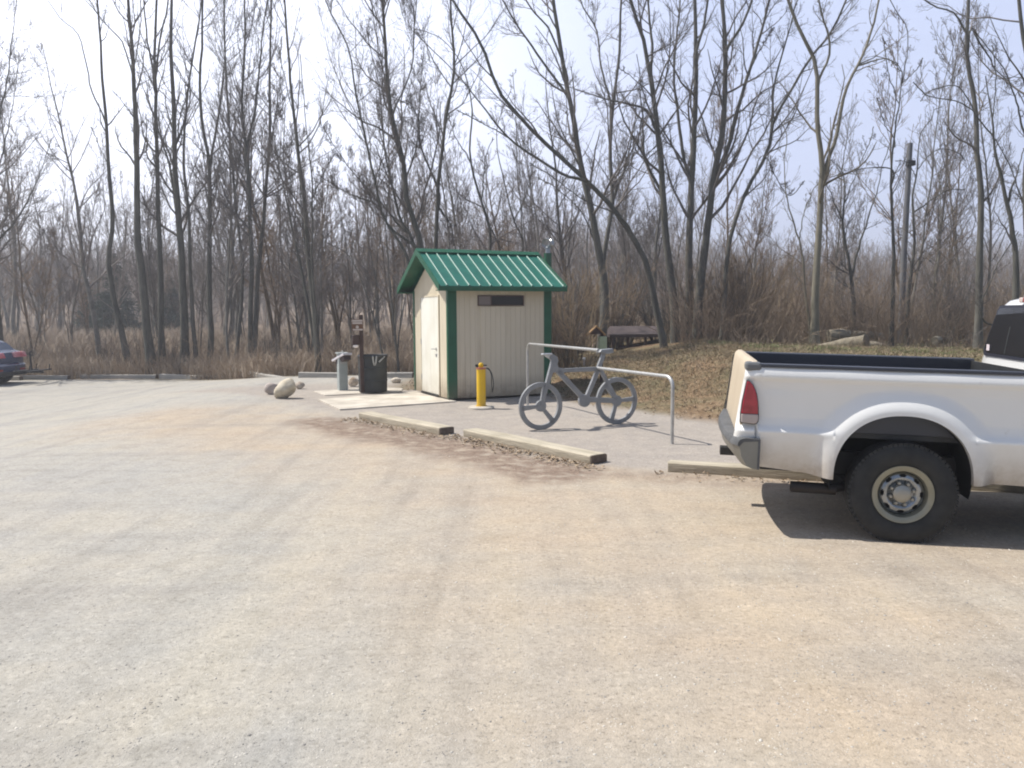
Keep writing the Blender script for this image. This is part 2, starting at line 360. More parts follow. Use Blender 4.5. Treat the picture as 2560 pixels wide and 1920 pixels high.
TW = dict(dark=mat('twig_dark', (.105, .096, .092), .9, col2=(.18, .16, .15), nscale=3),
          grey=mat('twig_grey', (.14, .125, .118), .9, col2=(.23, .205, .19), nscale=3),
          pale=mat('twig_pale', (.16, .14, .11), .9, col2=(.24, .21, .16), nscale=3),
          brown=mat('twig_brown', (.17, .122, .085), .9, col2=(.30, .22, .155), nscale=3))
def crown_parts(P, R, rg, n1=16, n2=8, n3=5, up=.10, wob=.13, t0=.28, lf=.30, ang=(28, 62), rmin=.0052, l2=.42, l3=.45):
    P1, R1 = grow(P, R, n1, t0, .98, lf, 8, ang, up, wob, .5, rmin * 1.3, rg, .6)
    P2, R2 = grow(P1, R1, n2, .15, .98, l2, 6, (25, 60), up * .8, wob, .55, rmin, rg, .4)
    parts = [tubes(P1, R1, 5), tubes(P2, R2, 3)]
    if n3:
        P3, R3 = grow(P2, R2, n3, .15, 1., l3, 4, (22, 60), up * .6, wob, .6, rmin * .75, rg, .3)
        parts.append(tubes(P3, R3, 3))
    return parts
def traced_tree(label, Yd, stems, kind='dark', seed=0, ext=4.5, dense=1.0, up=.10, lf=.30, t0=.28, wob=.13, n3=5, loc_kind='tree', lean=.22, group='bare trees round the lot', sinuous=0.):
    """stems: list of (pixels from base upward, base radius px, depth lean or None, extend)"""
    rg = np.random.default_rng(100 + seed); PS = []; RS = []
    bx, by = stems[0][0][0]
    if 100 < bx < 1000 and by > 900: Yd = min(max(gnd(bx, by)[1], 22.5), 29.5)
    base = at_y(bx, by, Yd); base[2] = T(base[0], base[1])
    for si, (px, rpx, ln) in enumerate(stems):
        ln = rg.uniform(-lean, lean) if ln is None else ln
        z0 = base[2]; pts = []; Ys = Yd; att = None; rmax = 9.
        if si and PS:
            best = 1e9
            for Pp, Rp in zip(PS, RS):
                vv = Pp - C0; zz_ = vv @ CF; sx_ = 1280 + F * (vv @ CR) / zz_; sy_ = 960 - F * (vv @ CU) / zz_
                dd_ = np.hypot(sx_ - px[0][0], sy_ - px[0][1]); k_ = int(dd_.argmin())
                if dd_[k_] < best: best = dd_[k_]; att = Pp[max(0, k_ - 1)] if Pp[k_][2] > z0 + .5 else Pp[k_]; rmax = Rp[k_] * .85
            Ys = att[1]; z0 = att[2]
        for (x, y) in px:
            Yc = Ys
            for _ in range(3): p = at_y(x, y, Yc); Yc = Ys + ln * max(0, p[2] - z0)
            pts.append(at_y(x, y, Yc))
        pts = [np.array(p) for p in pts]
        if att is not None:
            if np.linalg.norm(pts[0] - att) < .35 and len(pts) > 1: pts[0] = att
            else: pts = [att] + pts
        if si == 0: pts[0][2] = min(pts[0][2], T(pts[0][0], pts[0][1])) - .15
        top = px[-1][1] < 60
        r0 = min(rpx * .86 / F * Yd, rmax)
        if top and ext:
            d = unit(pts[-1] - pts[-2]); d = unit(d + np.array([0, 0, .35]))
            L0 = sum(np.linalg.norm(pts[i + 1] - pts[i]) for i in range(len(pts) - 1))
            e = ext * rg.uniform(.8, 1.2); pts += [pts[-1] + d * e * .5, pts[-1] + d * e]
        K = 30; P = resample(pts, K)
        w_ = np.cumsum(rg.normal(size=(K, 3)) * .012 * (Yd / 24), 0); w_ -= np.linspace(0, 1, K)[:, None] * w_[-1]; w_[:, 2] = 0
        P = P + w_
        tt = np.linspace(0, 1, K); R_ = r0 * (1 - .93 * tt ** .85)
        if si == 0: R_ *= 1 + .55 * np.exp(-tt * 28)
        R_ = np.maximum(R_, .012); PS.append(P); RS.append(R_)
    P = np.stack(PS); R = np.stack(RS)
    root = empty('bare_tree', tuple(base), label=label, cat='tree', group=group)
    Vt, Qt = tubes(P, R, 9); link('trunk', fastmesh('trunk', Vt - base, Qt, BK[kind]), root)
    L = np.linalg.norm(np.diff(P, axis=1), axis=2).sum(1).mean()
    parts = crown_parts(P, R, rg, max(3, int(L * 2.1 * dense)), max(4, int(9 * dense)), 7 if n3 else 0, up, wob, t0, lf)
    Vc, Qc = join(parts); link('crown', fastmesh('crown', Vc - base, Qc, TW[kind], False), root)
    return root
def Lz(*p): return [(.452 * x, .452 * y) for x, y in p]
def Mz(*p): return [(780 + .452 * x, .452 * y) for x, y in p]
def Rz(*p): return [(1560 + .452 * x, .452 * y) for x, y in p]
def Dz(*p): return [(1.1573 * x, 1.1573 * y) for x, y in p]
s_ = 0
def TT(*a, **k):
    global s_; s_ += 1; return traced_tree(*a, seed=s_, **k)
# left group, standing just behind the back timbers
TT('dark trunk at the far left frame edge, crown leaning in from outside', 28,
   [(Dz((-14, 800), (0, 740), (-8, 600), (-25, 300), (-20, 60)), 11, 0), (Dz((0, 520), (60, 440), (110, 300)), 4, .1), (Dz((-20, 330), (10, 180), (30, 20)), 4, 0), (Dz((-10, 420), (20, 260), (40, 120)), 3, .2)], kind='dark', dense=1.5, lf=.38, ext=2)
TT('slim dark tree leaning left, first trunk right of the open sky at left', 24.5,
   [(Dz((282, 808),) + Lz((600, 1500), (620, 1250), (590, 900), (570, 560), (545, 200), (530, 0)), 9.5, 0), (Lz((565, 620), (500, 480), (440, 200), (330, 90)), 2.5, .2), (Lz((575, 850), (540, 740), (500, 700)), 1.5, -.2)], kind='dark', dense=.55, t0=.45, lf=.16, up=.2)
TT('thick straight grey trunk, second from the open sky at left', 24,
   [(Dz((330, 815),) + Lz((800, 1560), (770, 1300), (765, 900), (740, 400), (710, 0)), 14, 0), (Lz((760, 700), (700, 600), (620, 500)), 2.5, -.3), (Lz((745, 450), (690, 250), (560, 100)), 3, .25), (Lz((735, 350), (770, 150), (780, 30)), 3, 0)], kind='dark', dense=.8, t0=.4, lf=.2, up=.18)
TT('tall straight trunk close beside the thick one, forking high up', 25,
   [(Dz((352, 812),) + Lz((880, 1500), (870, 1100), (860, 600), (850, 300), (860, 0)), 10, 0), (Lz((858, 450), (810, 200), (790, 20)), 4, .2), (Lz((862, 420), (900, 150), (930, 0)), 3.5, -.2)], kind='dark', dense=.9, t0=.35, lf=.2, up=.18)
TT('two stemmed grey tree with a narrow upright crown near the third of the frame', 24.5,
   [(Dz((397, 810),) + Lz((1005, 1500), (985, 1250), (960, 900), (955, 550), (945, 300), (955, 20)), 13, 0), (Lz((975, 1150), (930, 900), (870, 700), (800, 500), (760, 330)), 5, .15), (Lz((965, 800), (1040, 500), (1060, 300)), 3, -.2)], kind='dark', dense=1.0, lf=.2, up=.18)
TT('thin trunk tucked directly behind the two stemmed grey tree', 27,
   [(Dz((425, 806),) + Lz((1050, 1500), (1040, 1200), (1010, 900), (1030, 600), (1060, 300), (1100, 60)), 6.5, 0)], kind='grey', dense=1.0, lf=.22, up=.15)
TT('forked tree with its crotch low against the hill, left of the pale slab of sky', 24,
   [(Dz((458, 808),) + Lz((1160, 1500), (1165, 1100), (1155, 850), (1105, 600), (1115, 300), (1120, 30)), 9, 0), (Lz((1170, 1080), (1220, 980), (1280, 920), (1330, 880)), 3, 0), (Lz((1155, 900), (1200, 650), (1240, 350), (1235, 20)), 4, .2), (Lz((1150, 870), (1060, 780), (990, 740)), 2.4, -.3)], kind='dark', dense=1.0, lf=.22, up=.15)
TT('slender leaning trunk with a straight stem and few low limbs', 25.5,
   [(Dz((505, 804),) + Lz((1340, 1500), (1310, 1250), (1285, 950), (1265, 600), (1250, 300), (1240, 0)), 6, 0)], kind='grey', dense=1.2, lf=.2, up=.18)
TT('twin trunk tree whose stems part just above the reeds, left stem', 23.5,
   [(Dz((538, 812),) + Lz((1385, 1500), (1375, 1200), (1360, 900), (1330, 600), (1345, 300), (1350, 10)), 8.5, 0), (Lz((1360, 850), (1420, 600), (1450, 300), (1480, 40)), 4, .15)], kind='dark', dense=1.2, lf=.22, up=.18)
TT('right neighbour of the twin stem, leaning right into a fine broom crown', 24.5,
   [(Dz((545, 806),) + Lz((1430, 1500), (1450, 1250), (1480, 950), (1495, 700), (1490, 400), (1500, 60)), 8, 0), (Lz((1485, 900), (1560, 820), (1640, 800)), 2.5, 0), (Lz((1490, 820), (1540, 500), (1560, 200)), 3, -.1)], kind='grey', dense=1.2, lf=.24, up=.16)
TT('tight clump of dark stems fanning from one V shaped base left of the fee station', 23,
   [(Dz((690, 772),) + Lz((1720, 1560), (1690, 1200), (1640, 800), (1600, 400), (1570, 30)), 9, 0), (Dz((688, 768),) + Lz((1650, 1450), (1590, 1150), (1530, 850), (1480, 500)), 6, .1),
    (Dz((694, 768),) + Lz((1725, 1400), (1715, 1000), (1680, 600), (1660, 300)), 6, -.1), (Dz((692, 768),) + Lz((1700, 1350), (1660, 950), (1620, 650), (1540, 250)), 5, .05), (Lz((1690, 1250), (1760, 1050), (1850, 850)), 2.2, 0)], kind='dark', dense=1.1, lf=.22, up=.16)
TT('low arching grey sapling between the stem clump and the hut, bending left', 21.5,
   [(Dz((800, 812), (780, 760), (760, 640), (800, 590)), 4, 0)] if False else [(Dz((838, 812), (822, 740), (800, 660), (760, 560), (700, 520)), 4, 0), (Dz((818, 730), (812, 620), (820, 500)), 2.5, 0)], kind='grey', dense=1.0, lf=.3, ext=0)
TT('young double stem standing in brown reeds right of the brown sign post', 23,
   [(Dz((862, 812), (852, 720), (842, 600), (835, 480), (845, 380)), 4.5, 0), (Dz((858, 760), (868, 640), (880, 520)), 3, .1)], kind='grey', dense=1.0, lf=.28, ext=0)
# fan behind the hut
TT('broad fan of many long stems rising behind the hut door side', 22.5,
   [(Dz((925, 812), (915, 700)) + Mz((610, 1400), (530, 1100), (510, 900), (430, 550), (400, 100)), 12, 0),
    (Dz((922, 700),) + Mz((560, 1350), (480, 1200), (400, 850), (370, 500), (300, 150)), 7, .12), (Dz((920, 700),) + Mz((520, 1400), (400, 1200), (330, 900), (250, 550), (200, 250), (100, 60)), 7, -.1),
    (Mz((600, 1330), (430, 1250), (350, 1130), (200, 1070), (20, 960)), 4.5, -.25), (Mz((480, 1250), (330, 1060), (180, 900), (60, 700)), 3.5, .2), (Mz((520, 1000), (600, 750), (560, 600), (430, 530)), 3.5, .15), (Mz((440, 650), (540, 400), (570, 100)), 3, -.1)], kind='dark', dense=1.6, lf=.30, up=.17)
TT('forked dark trunk directly behind the hut roof near its gable', 24,
   [(Dz((935, 808), (935, 700)) + Mz((690, 1380), (705, 1050), (740, 700), (790, 400), (770, 100)), 9, 0), (Mz((700, 1080), (630, 900), (590, 750), (600, 500), (620, 250)), 4.5, .15), (Mz((700, 1100), (760, 1230), (790, 1380)), 4, 0)], kind='dark', dense=1.4, lf=.28, up=.16)
TT('wavy grey trunk behind the middle of the hut roof', 25,
   [(Dz((1010, 808), (1000, 700)) + Mz((985, 1390), (940, 1120), (870, 880), (880, 600), (820, 350), (700, 200), (560, 160)), 7, 0), (Mz((930, 1080), (960, 900), (1000, 760)), 3, .2), (Mz((960, 1200), (1000, 1290), (1060, 1380)), 3, .0), (Mz((870, 850), (780, 720), (740, 600)), 2.5, 0)], kind='dark', dense=1.1, lf=.24)
TT('thin trunk with twisting limbs behind the right half of the hut roof', 26,
   [(Dz((1070, 806), (1068, 700)) + Mz((1160, 1390), (1110, 1200), (1040, 900), (1030, 700), (1100, 500)), 5.5, 0), (Mz((1150, 1300), (1140, 1000), (1130, 700), (1110, 400)), 4, .2), (Mz((1110, 1180), (1200, 1050), (1240, 850)), 2.5, 0)], kind='grey', dense=1.2, lf=.26)
# right half
TT('big dark tree leaning far left with two long arching limbs over the hut', 21.5,
   [(Dz((1440, 775), (1425, 700)) + Mz((1850, 1450), (1760, 1290), (1650, 1130), (1540, 1020), (1450, 930), (1300, 800), (1130, 620), (1010, 470), (990, 350), (880, 130), (780, 0)), 10, -.05),
    (Mz((1540, 1020), (1480, 990), (1400, 970), (1230, 860), (1070, 740), (900, 540), (780, 400), (560, 170)), 6, -.2), (Mz((1060, 730), (950, 690), (800, 610)), 3, -.3), (Mz((1700, 1200), (1480, 1100), (1330, 980), (1200, 900)), 3, -.2)], kind='dark', dense=.95, lf=.2, up=.12, t0=.3)
TT('tall grey trunk rising right of the vent pipe with a forked top', 22.5,
   [(Dz((1296, 790), (1300, 720)) + Mz((1620, 1640), (1590, 1400), (1530, 1100), (1480, 870), (1450, 650), (1400, 400), (1350, 60)), 14, 0), (Mz((1430, 560), (1340, 420), (1220, 250), (1080, 50)), 4.5, .15), (Mz((1400, 380), (1300, 150), (1200, 30)), 3.5, -.2), (Mz((1570, 1320), (1480, 1150), (1380, 1060), (1250, 980)), 3.5, .1)], kind='grey', dense=1.1, lf=.24)
TT('straight forking trunk just right of the tall grey one, crossed by the leaning limb', 23.5,
   [(Dz((1300, 785),) + Mz((1600, 1480), (1650, 1150), (1640, 850), (1660, 560), (1700, 300), (1710, 20)), 9, .05), (Mz((1650, 560), (1600, 380), (1570, 150), (1500, 20)), 4, .2), (Mz((1660, 1050), (1740, 900), (1790, 700), (1840, 560)), 5, -.15), (Mz((1670, 1020), (1780, 850), (1820, 650)), 3, .1)], kind='grey', dense=1.1, lf=.24)
TT('heavy dark double trunk forking near the top right of centre', 24,
   [(Dz((1460, 790), (1455, 640)) + Rz((240, 1300), (200, 800), (160, 500), (120, 250), (40, 0)), 14, 0), (Rz((145, 380), (150, 250), (135, 0)), 8, .1), (Rz((180, 680), (120, 610), (0, 570), (-100, 545), (-280, 490), (-400, 440)), 4.5, -.2), (Rz((225, 1100), (120, 900), (100, 700), (70, 300)), 6, .1), (Rz((160, 540), (60, 440), (-40, 370)), 3, 0)], kind='dark', dense=1.2, lf=.26)
TT('thick pale brown trunk standing third in the cluster above the thicket', 24.5,
   [(Dz((1487, 790), (1490, 660)) + Rz((360, 1380), (390, 800), (405, 400), (400, 0)), 14, 0), (Rz((360, 1000), (320, 850), (290, 600), (270, 400), (300, 100)), 6, .1), (Rz((405, 250), (450, 120), (470, 0)), 5, -.1)], kind='grey', dense=1.0, lf=.22)
TT('massive dark trunk dividing into two long upright stems', 23.5,
   [(Dz((1500, 792), (1508, 670)) + Rz((440, 1380), (490, 1000), (540, 700), (555, 280), (540, 0)), 15, 0), (Rz((500, 1020), (560, 850), (620, 640), (710, 320), (800, 0)), 10, .05), (Rz((560, 280), (640, 150), (690, 0)), 5, -.1), (Rz((710, 320), (800, 200), (830, 150)), 3, .1)], kind='dark', dense=1.2, lf=.26)
TT('long dark limb sweeping up to the right in a wide arch from the thicket', 23,
   [(Dz((1545, 795), (1560, 700)) + Rz((570, 1400), (620, 1200), (700, 1000), (790, 850), (825, 670), (920, 500), (1020, 330), (1130, 200), (1230, 0)), 8, -.03), (Rz((828, 640), (850, 450), (900, 250), (950, 80)), 4, .15), (Rz((780, 860), (900, 1080), (1000, 1000)), 2, .2)], kind='dark', dense=1.0, lf=.2)
TT('pale smooth trunk that forks in a tall Y left of the cut pole', 21.5,
   [(Dz((1762, 752),) + Rz((1070, 1560), (1085, 1300), (1100, 1050), (1110, 900), (1085, 700), (1085, 450), (1060, 320), (950, 100)), 12, 0), (Rz((1125, 890), (1170, 760), (1220, 500), (1330, 280), (1400, 30)), 7, .08), (Rz((1090, 420), (1130, 330), (1140, 200), (1090, 20)), 4, -.1), (Rz((1320, 320), (1450, 320), (1540, 400)), 3, .1)], kind='pale', dense=.9, lf=.2)
TT('slim curved stem leaning against the pale Y trunk from the left', 22,
   [(Dz((1752, 752),) + Rz((1000, 1600), (970, 1350), (900, 1120), (880, 900), (900, 750), (860, 660)), 5, 0), (Rz((960, 1280), (1000, 1150), (1090, 980)), 2.5, 0)], kind='pale', dense=.9, lf=.24, ext=0)
TT('crooked dark tree with a low fork between the pale Y and the cut pole', 24,
   [(Dz((1850, 745),) + Rz((1260, 1560), (1210, 1240), (1220, 1000), (1170, 900), (1120, 1000)), 8, 0), (Rz((1225, 1120), (1290, 950), (1350, 800), (1380, 700)), 4, .1), (Rz((1220, 1200), (1130, 1040), (1100, 950)), 3, -.1), (Rz((1290, 1500), (1360, 1200), (1420, 1030), (1440, 900), (1480, 770)), 5, .1)], kind='dark', dense=1.1, lf=.26, ext=0, wob=.18)
TT('tall wiggly dark tree directly left of the cut pole', 23,
   [(Dz((1925, 742),) + Rz((1485, 1560), (1475, 1000), (1490, 750), (1520, 550), (1540, 400), (1510, 350), (1400, 310), (1330, 320)), 7, 0), (Rz((1540, 430), (1610, 390), (1650, 320)), 3, .1), (Rz((1525, 540), (1470, 420), (1430, 200)), 3, -.1), (Rz((1540, 400), (1560, 220), (1530, 110), (1480, 40)), 3, 0), (Rz((1480, 940), (1330, 930), (1140, 980)), 3, -.2), (Rz((1490, 760), (1430, 680), (1400, 540)), 2.5, .2)], kind='dark', dense=.95, lf=.22, wob=.2)
TT('dark twisting tree directly right of the cut pole with two limbs reaching right', 23.5,
   [(Dz((1958, 742),) + Rz((1575, 1560), (1605, 1350), (1600, 1100), (1630, 930), (1640, 750), (1700, 650), (1720, 600), (1760, 590)), 7, 0), (Rz((1640, 880), (1720, 830), (1830, 840), (1890, 890)), 3.5, .1), (Rz((1610, 1150), (1720, 1090), (1800, 1050), (1890, 1050)), 3, -.1), (Rz((1620, 950), (1570, 900), (1500, 890)), 2.5, 0)], kind='dark', dense=.9, lf=.2, ext=0, wob=.2)
TT('white barked thin sapling alone against the sky left of the right edge trees', 24,
   [(Dz((2025, 745),) + Rz((1725, 1600), (1740, 1350), (1745, 1150), (1740, 950)), 2.2, 0)], kind='pale', dense=.9, lf=.25, ext=0)
TT('tall straight purple grey trunk, second from the right frame edge', 20,
   [(Dz((2110, 765),) + Rz((1955, 1560), (1960, 1300), (1965, 1050), (1940, 850), (1935, 600), (1890, 300), (1900, 0)), 12, 0), (Rz((1920, 160), (1990, 260), (2060, 380), (2160, 480), (2230, 600)), 5, -.1), (Rz((1935, 560), (1850, 480), (1700, 500), (1640, 560)), 2.5, .1), (Rz((1895, 200), (1820, 60), (1700, 20)), 3, 0)], kind='grey', dense=.85, lf=.2, wob=.2)
TT('broken topped snag with one heavy dead limb arching left', 18.5,
   [(Dz((2178, 770),) + Rz((2165, 1560), (2140, 1250), (2100, 1050), (2050, 800), (2025, 600), (2000, 420)), 13, 0), (Rz((2015, 720), (1950, 640), (1850, 565), (1680, 530), (1600, 455)), 6, -.1), (Rz((2030, 600), (2045, 400), (2035, 250)), 4, 0), (Rz((2110, 1090), (2170, 950), (2210, 820)), 6, 0)], kind='dark', dense=.45, lf=.2, ext=0, wob=.2)
TT('vine draped tree cut off by the right frame edge', 19,
   [(Dz((2235, 780), (2225, 640), (2215, 420), (2230, 220), (2200, 0)), 12, 0), (Dz((2222, 500), (2190, 380), (2150, 300)), 4, .1), (Dz((2220, 300), (2180, 160), (2100, 60)), 4, -.1), (Dz((2120, 690), (2150, 580), (2200, 500)), 4, -.1)], kind='dark', dense=1.1, lf=.26, wob=.2)

# ------------------------------------------------------------------ woods behind: individually placed copies of a few grown trees
def grown(h, stems, rg, dens, kind, spread=.12, r0=.13, n3=4, low=.25, up=.14):
    P = []; R = []
    for k in range(stems):
        hh = h * (1 if k == 0 else rg.uniform(.6, .9)); a = rg.uniform(0, 2 * PI); sp_ = spread * (rg.uniform(.5, 1.6) if k else .4)
        K = 16; d = np.array([math.cos(a) * sp_, math.sin(a) * sp_, 1.0]); p = np.zeros(3); p[2] = -.1; o = [p]
        for i in range(K - 1): d = unit(d + rg.normal(size=3) * .06 + np.array([0, 0, .05])); p = p + d * hh / (K - 1); o.append(p)
        P.append(o); R.append(r0 * (1 if k == 0 else .6) * (1 - .93 * np.linspace(0, 1, K) ** .85))
    P = np.array(P); R = np.array(R)
    return tubes(P, R, 6), crown_parts(P, R, rg, max(4, int(h * 1.5 * dens)), 8, n3, up, .13, low, .30, rmin=.010)
tm_ = {}
bgv = []
BK['misty'] = mat('bark_hazed', (.15, .14, .125), .95, col2=(.24, .225, .195), nscale=4); TW['misty'] = mat('twig_hazed', (.17, .15, .14), .9, col2=(.27, .24, .22), nscale=3)  # haze put into paler bark and twig colours of the trees behind
for i, (h, st, dn, kd) in enumerate([(14, 1, 1.3, 'misty'), (12, 3, 1.2, 'misty'), (15, 2, 1.2, 'misty'), (12, 2, 1.3, 'grey'), (13, 2, 1.4, 'brown'), (11, 3, 1.4, 'brown'), (16, 1, 1.2, 'grey'), (12, 2, 1.4, 'misty')]):
    t_, c_ = grown(h, st, np.random.default_rng(500 + i), dn, kd, r0=.085 + .003 * h)
    bgv.append((fastmesh('trunk', *t_, BK[kd]), fastmesh('crown', *join(c_), TW[kd], False)))
rb = np.random.default_rng(11)
taken = []
def put_bg(x, y, label, group, sel, s, parts=True):
    z = float(T(x, y)); v = bgv[sel]
    o = empty('woodland_tree', (x, y, z - .1), rb.uniform(0, 6.28), label=label, cat='tree', group=group); o.scale = (s * rb.uniform(.9, 1.1),) * 2 + (s,)
    link('trunk', v[0], o); link('crown', v[1], o)
cnt = 0
for ring, (n, y0, y1, lab, grp) in enumerate([
        (34, 30, 42, 'bare grey tree in the near row of woods behind the lot', 'near row of the bare woods'),
        (62, 44, 72, 'thin bare tree in the middle depth of the woods beyond the marsh', 'middle depth of the bare woods'),
        (84, 72, 108, 'small hazy bare tree in the far woods at the foot of the hill', 'far row of the bare woods')]):
    k = 0; tries = 0
    while k < n and tries < 5000:
        tries += 1
        y = rb.uniform(y0, y1); a = rb.uniform(-.70, .70); x = a * y
        if a > .2 and rb.uniform() < .45: continue
        if ring == 0 and (-.66 < a < -.52): continue
        if any((x - p) ** 2 + (y - q) ** 2 < (2.0 + ring) ** 2 for p, q in taken): continue
        taken.append((x, y)); k += 1
        lf_ = a < -.42
        s = rb.uniform(.75, 1.05) * (1.05 if a < -.05 else 1) * (.70 if a > .22 else 1) * (.85, 1.0, 1.08)[ring]
        put_bg(x, y, lab, grp, int(rb.integers(0, 8)), s)
slv = []
for i in range(5):
    rg = np.random.default_rng(700 + i); h = (12, 10, 13.5, 11, 9)[i]; kd = ('misty', 'grey', 'misty', 'brown', 'misty')[i]
    t_, c_ = grown(h, (1, 2, 1, 2, 3)[i], rg, 1.7, kd, spread=.09, r0=.062, n3=5, low=.22, up=.20)
    slv.append((fastmesh('trunk', *t_, BK[kd]), fastmesh('crown', *join(c_), TW[kd], False)))
k = 0
while k < 46:
    y = rb.uniform(25, 40); px = rb.uniform(60, 2540); x = (px - 1280) / F * y
    if y < float(edge_(x)) + 1.5 if False else y < 22.7 + 5.2 * float(ss(-5, -13, x)) + 1.5: continue
    if 1500 < px < 1700 and y < 28: continue
    o = empty('young_tree', (x, y, float(T(x, y)) - .1), rb.uniform(0, 6.28), label='slender young bare tree with a narrow upright crown among the bigger trunks', cat='tree', group='slender young trees among the big trunks')
    sc_l = rb.uniform(.7, 1.05); o.scale = (sc_l,) * 3; v = slv[int(rb.integers(0, 5))]; link('trunk', v[0], o); link('crown', v[1], o); k += 1
# evergreens at the left
ever = mat('evergreen_needles', (.022, .045, .035), .8, col2=(.05, .08, .06), nscale=2)
def conifer(x, y, h, label):
    rg = np.random.default_rng(int(h * 100)); z = float(T(x, y))
    o = empty('evergreen_tree', (x, y, z), 0, label=label, cat='evergreen tree', group='evergreens in the left woods')
    MB().tube([(0, 0, -.1), (0, 0, h)], [.14, .02], 7).build('trunk', BK['dark'], o)
    n = 420; t = rg.uniform(.08, 1, n) ** .8; a = rg.uniform(0, 2 * PI, n); L = (1.05 - t) * h * .42 * rg.uniform(.6, 1.1, n)
    s0 = np.stack([0 * t, 0 * t, t * h], 1); d = np.stack([np.cos(a), np.sin(a), -.25 + 0 * t], 1)
    P = np.stack([s0, s0 + d * (L * .5)[:, None], s0 + d * L[:, None] + np.array([0, 0, .05])], 1); R = np.full((n, 3), .02)
    P2, R2 = grow(P, R, 9, .1, 1, .45, 3, (35, 70), -.05, .1, 1, .035, rg, .3)
    link('crown', fastmesh('crown', *join([tubes(P, R, 3), tubes(P2, R2, 3)]), ever, False), o)
conifer(-27.5, 56, 6.4, 'dark bluish evergreen in the left woods, the taller of three')
conifer(-24.6, 58, 5.0, 'small dark evergreen just right of the taller one in the left woods')
conifer(-31.5, 60, 4.6, 'squat dark evergreen left of the taller one in the left woods')

# far wood on the hill: one mass
def sticks(n, fx, h0, h1, r, lean, K=3, seed=0, fork=0, flen=.4):
    rg = np.random.default_rng(seed); x, y = fx(rg, n); z = T(x, y); h = rg.uniform(h0, h1, n)
    b = np.stack([x, y, z - .05], 1); d = rg.normal(size=(n, 3)) * lean; d[:, 2] = 1; d = unit(d)
    o = [b]; c = b
    for k in range(K - 1):
        d = unit(d + rg.normal(size=(n, 3)) * lean * .5); c = c + d * (h / (K - 1))[:, None]; o.append(c)
    P = np.stack(o, 1); R = np.broadcast_to(np.linspace(1, .3, K), (n, K)) * r * rg.uniform(.6, 1.3, n)[:, None]
    ps = [tubes(P, R, 3)]
    if fork:
        P2, R2 = grow(P, R, fork, .25, 1, flen, 3, (22, 60), .1, .15, .6, r * .35, rg, .3); ps.append(tubes(P2, R2, 3))
    return join(ps)
def wedge(y0, y1, a0, a1, pw=1.0):
    def f(rg, n):
        y = y0 + (y1 - y0) * rg.uniform(0, 1, n) ** pw; return rg.uniform(a0, a1, n) * y, y
    return f
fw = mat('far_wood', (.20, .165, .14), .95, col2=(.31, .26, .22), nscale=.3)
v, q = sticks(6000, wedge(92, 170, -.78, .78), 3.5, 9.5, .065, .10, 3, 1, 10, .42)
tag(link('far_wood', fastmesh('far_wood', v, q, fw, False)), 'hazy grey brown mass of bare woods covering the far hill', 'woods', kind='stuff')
# brush beyond the marsh and along the lot edge
br = mat('underbrush', (.21, .155, .112), .95, col2=(.40, .305, .22), nscale=.8)
v1 = sticks(2300, wedge(52, 85, -.72, .75, .8), 1.2, 3.2, .014, .25, 4, 2, 6, .5)
def edge_(x): return 22.7 + 5.2 * ss(-5, -13, x)
def behind(a, b_, w_):
    def f(rg, n): x = rg.uniform(a, b_, n); return x, edge_(x) + rg.uniform(0, 1, n) ** 1.3 * w_
    return f
v2 = sticks(3800, behind(-19, .5, 6), .3, 1.0, .008, .4, 4, 3, 6, .55)
def bankb(rg, n):
    x = rg.uniform(2.0, 12, n * 4); y = rg.uniform(14, 22, n * 4); d = (x - .9) * .83 + (y - 16) * .55; k = (d > 2.2) & (np.sin(x * 2.3) * np.sin(y * 1.9 + 1) > .1); return x[k][:n], y[k][:n]
def rightb(rg, n):
    x = rg.uniform(2.5, 17, n * 2); y = rg.uniform(21.5, 29, n * 2); k = ~((x / y > .10) & (x / y < .20) & (y < 28)); return x[k][:n], y[k][:n]
v3 = sticks(2300, rightb, .5, 1.8, .008, .3, 4, 4, 7, .55)
tag(link('underbrush', fastmesh('underbrush', *join([v1, v2, v3, sticks(520, bankb, .12, .42, .005, .6, 4, 9, 6, .6), sticks(420, rightb, 1.6, 3.4, .011, .45, 6, 10, 8, .5), sticks(240, behind(-16, 0, 5), 1.0, 2.2, .009, .5, 6, 12, 8, .5)]), br, False)), 'tangled brown leafless underbrush behind the lot and around the trunks', 'underbrush', kind='stuff')
# marsh grass blades
def blades(n, fx, h0, h1, w_, seed, bend=.35):
    rg = np.random.default_rng(seed); x, y = fx(rg, n); z = T(x, y); h = rg.uniform(h0, h1, n)
    b = np.stack([x, y, z - .02], 1); a = rg.uniform(0, 2 * PI, n); s = np.stack([np.cos(a), np.sin(a), 0 * a], 1) * w_ / 2 * rg.uniform(.6, 1.4, n)[:, None]
    d = rg.normal(size=(n, 3)) * bend; d[:, 2] = 0; top = b + np.stack([0 * h, 0 * h, h], 1) + d * h[:, None]; midp = b + np.stack([0 * h, 0 * h, h * .6], 1) + d * h[:, None] * .3
    V = np.stack([b - s, b + s, midp + s * .8, midp - s * .8, top + s * .15, top - s * .15], 1).reshape(-1, 3); i = np.arange(n)[:, None] * 6
    return V, np.concatenate([i + np.array([[0, 1, 2, 3]]), i + np.array([[3, 2, 4, 5]])])
mg = mat('marsh_grass', (.36, .285, .215), .9, col2=(.54, .445, .345), nscale=.35, detail=4)
b1 = blades(60000, wedge(31, 60, -.72, .30, .9), .7, 1.5, .035, 5)
b2 = blades(16000, behind(-19, .5, 8), .3, .85, .02, 6)
b3 = blades(14000, wedge(30, 60, .1, .7), .5, 1.1, .03, 8)
tag(link('marsh_grass', fastmesh('marsh_grass', *join([b1, b2, b3]), mg, False)), 'dry tan marsh grass beyond the lot edge', 'marsh grass', kind='stuff')
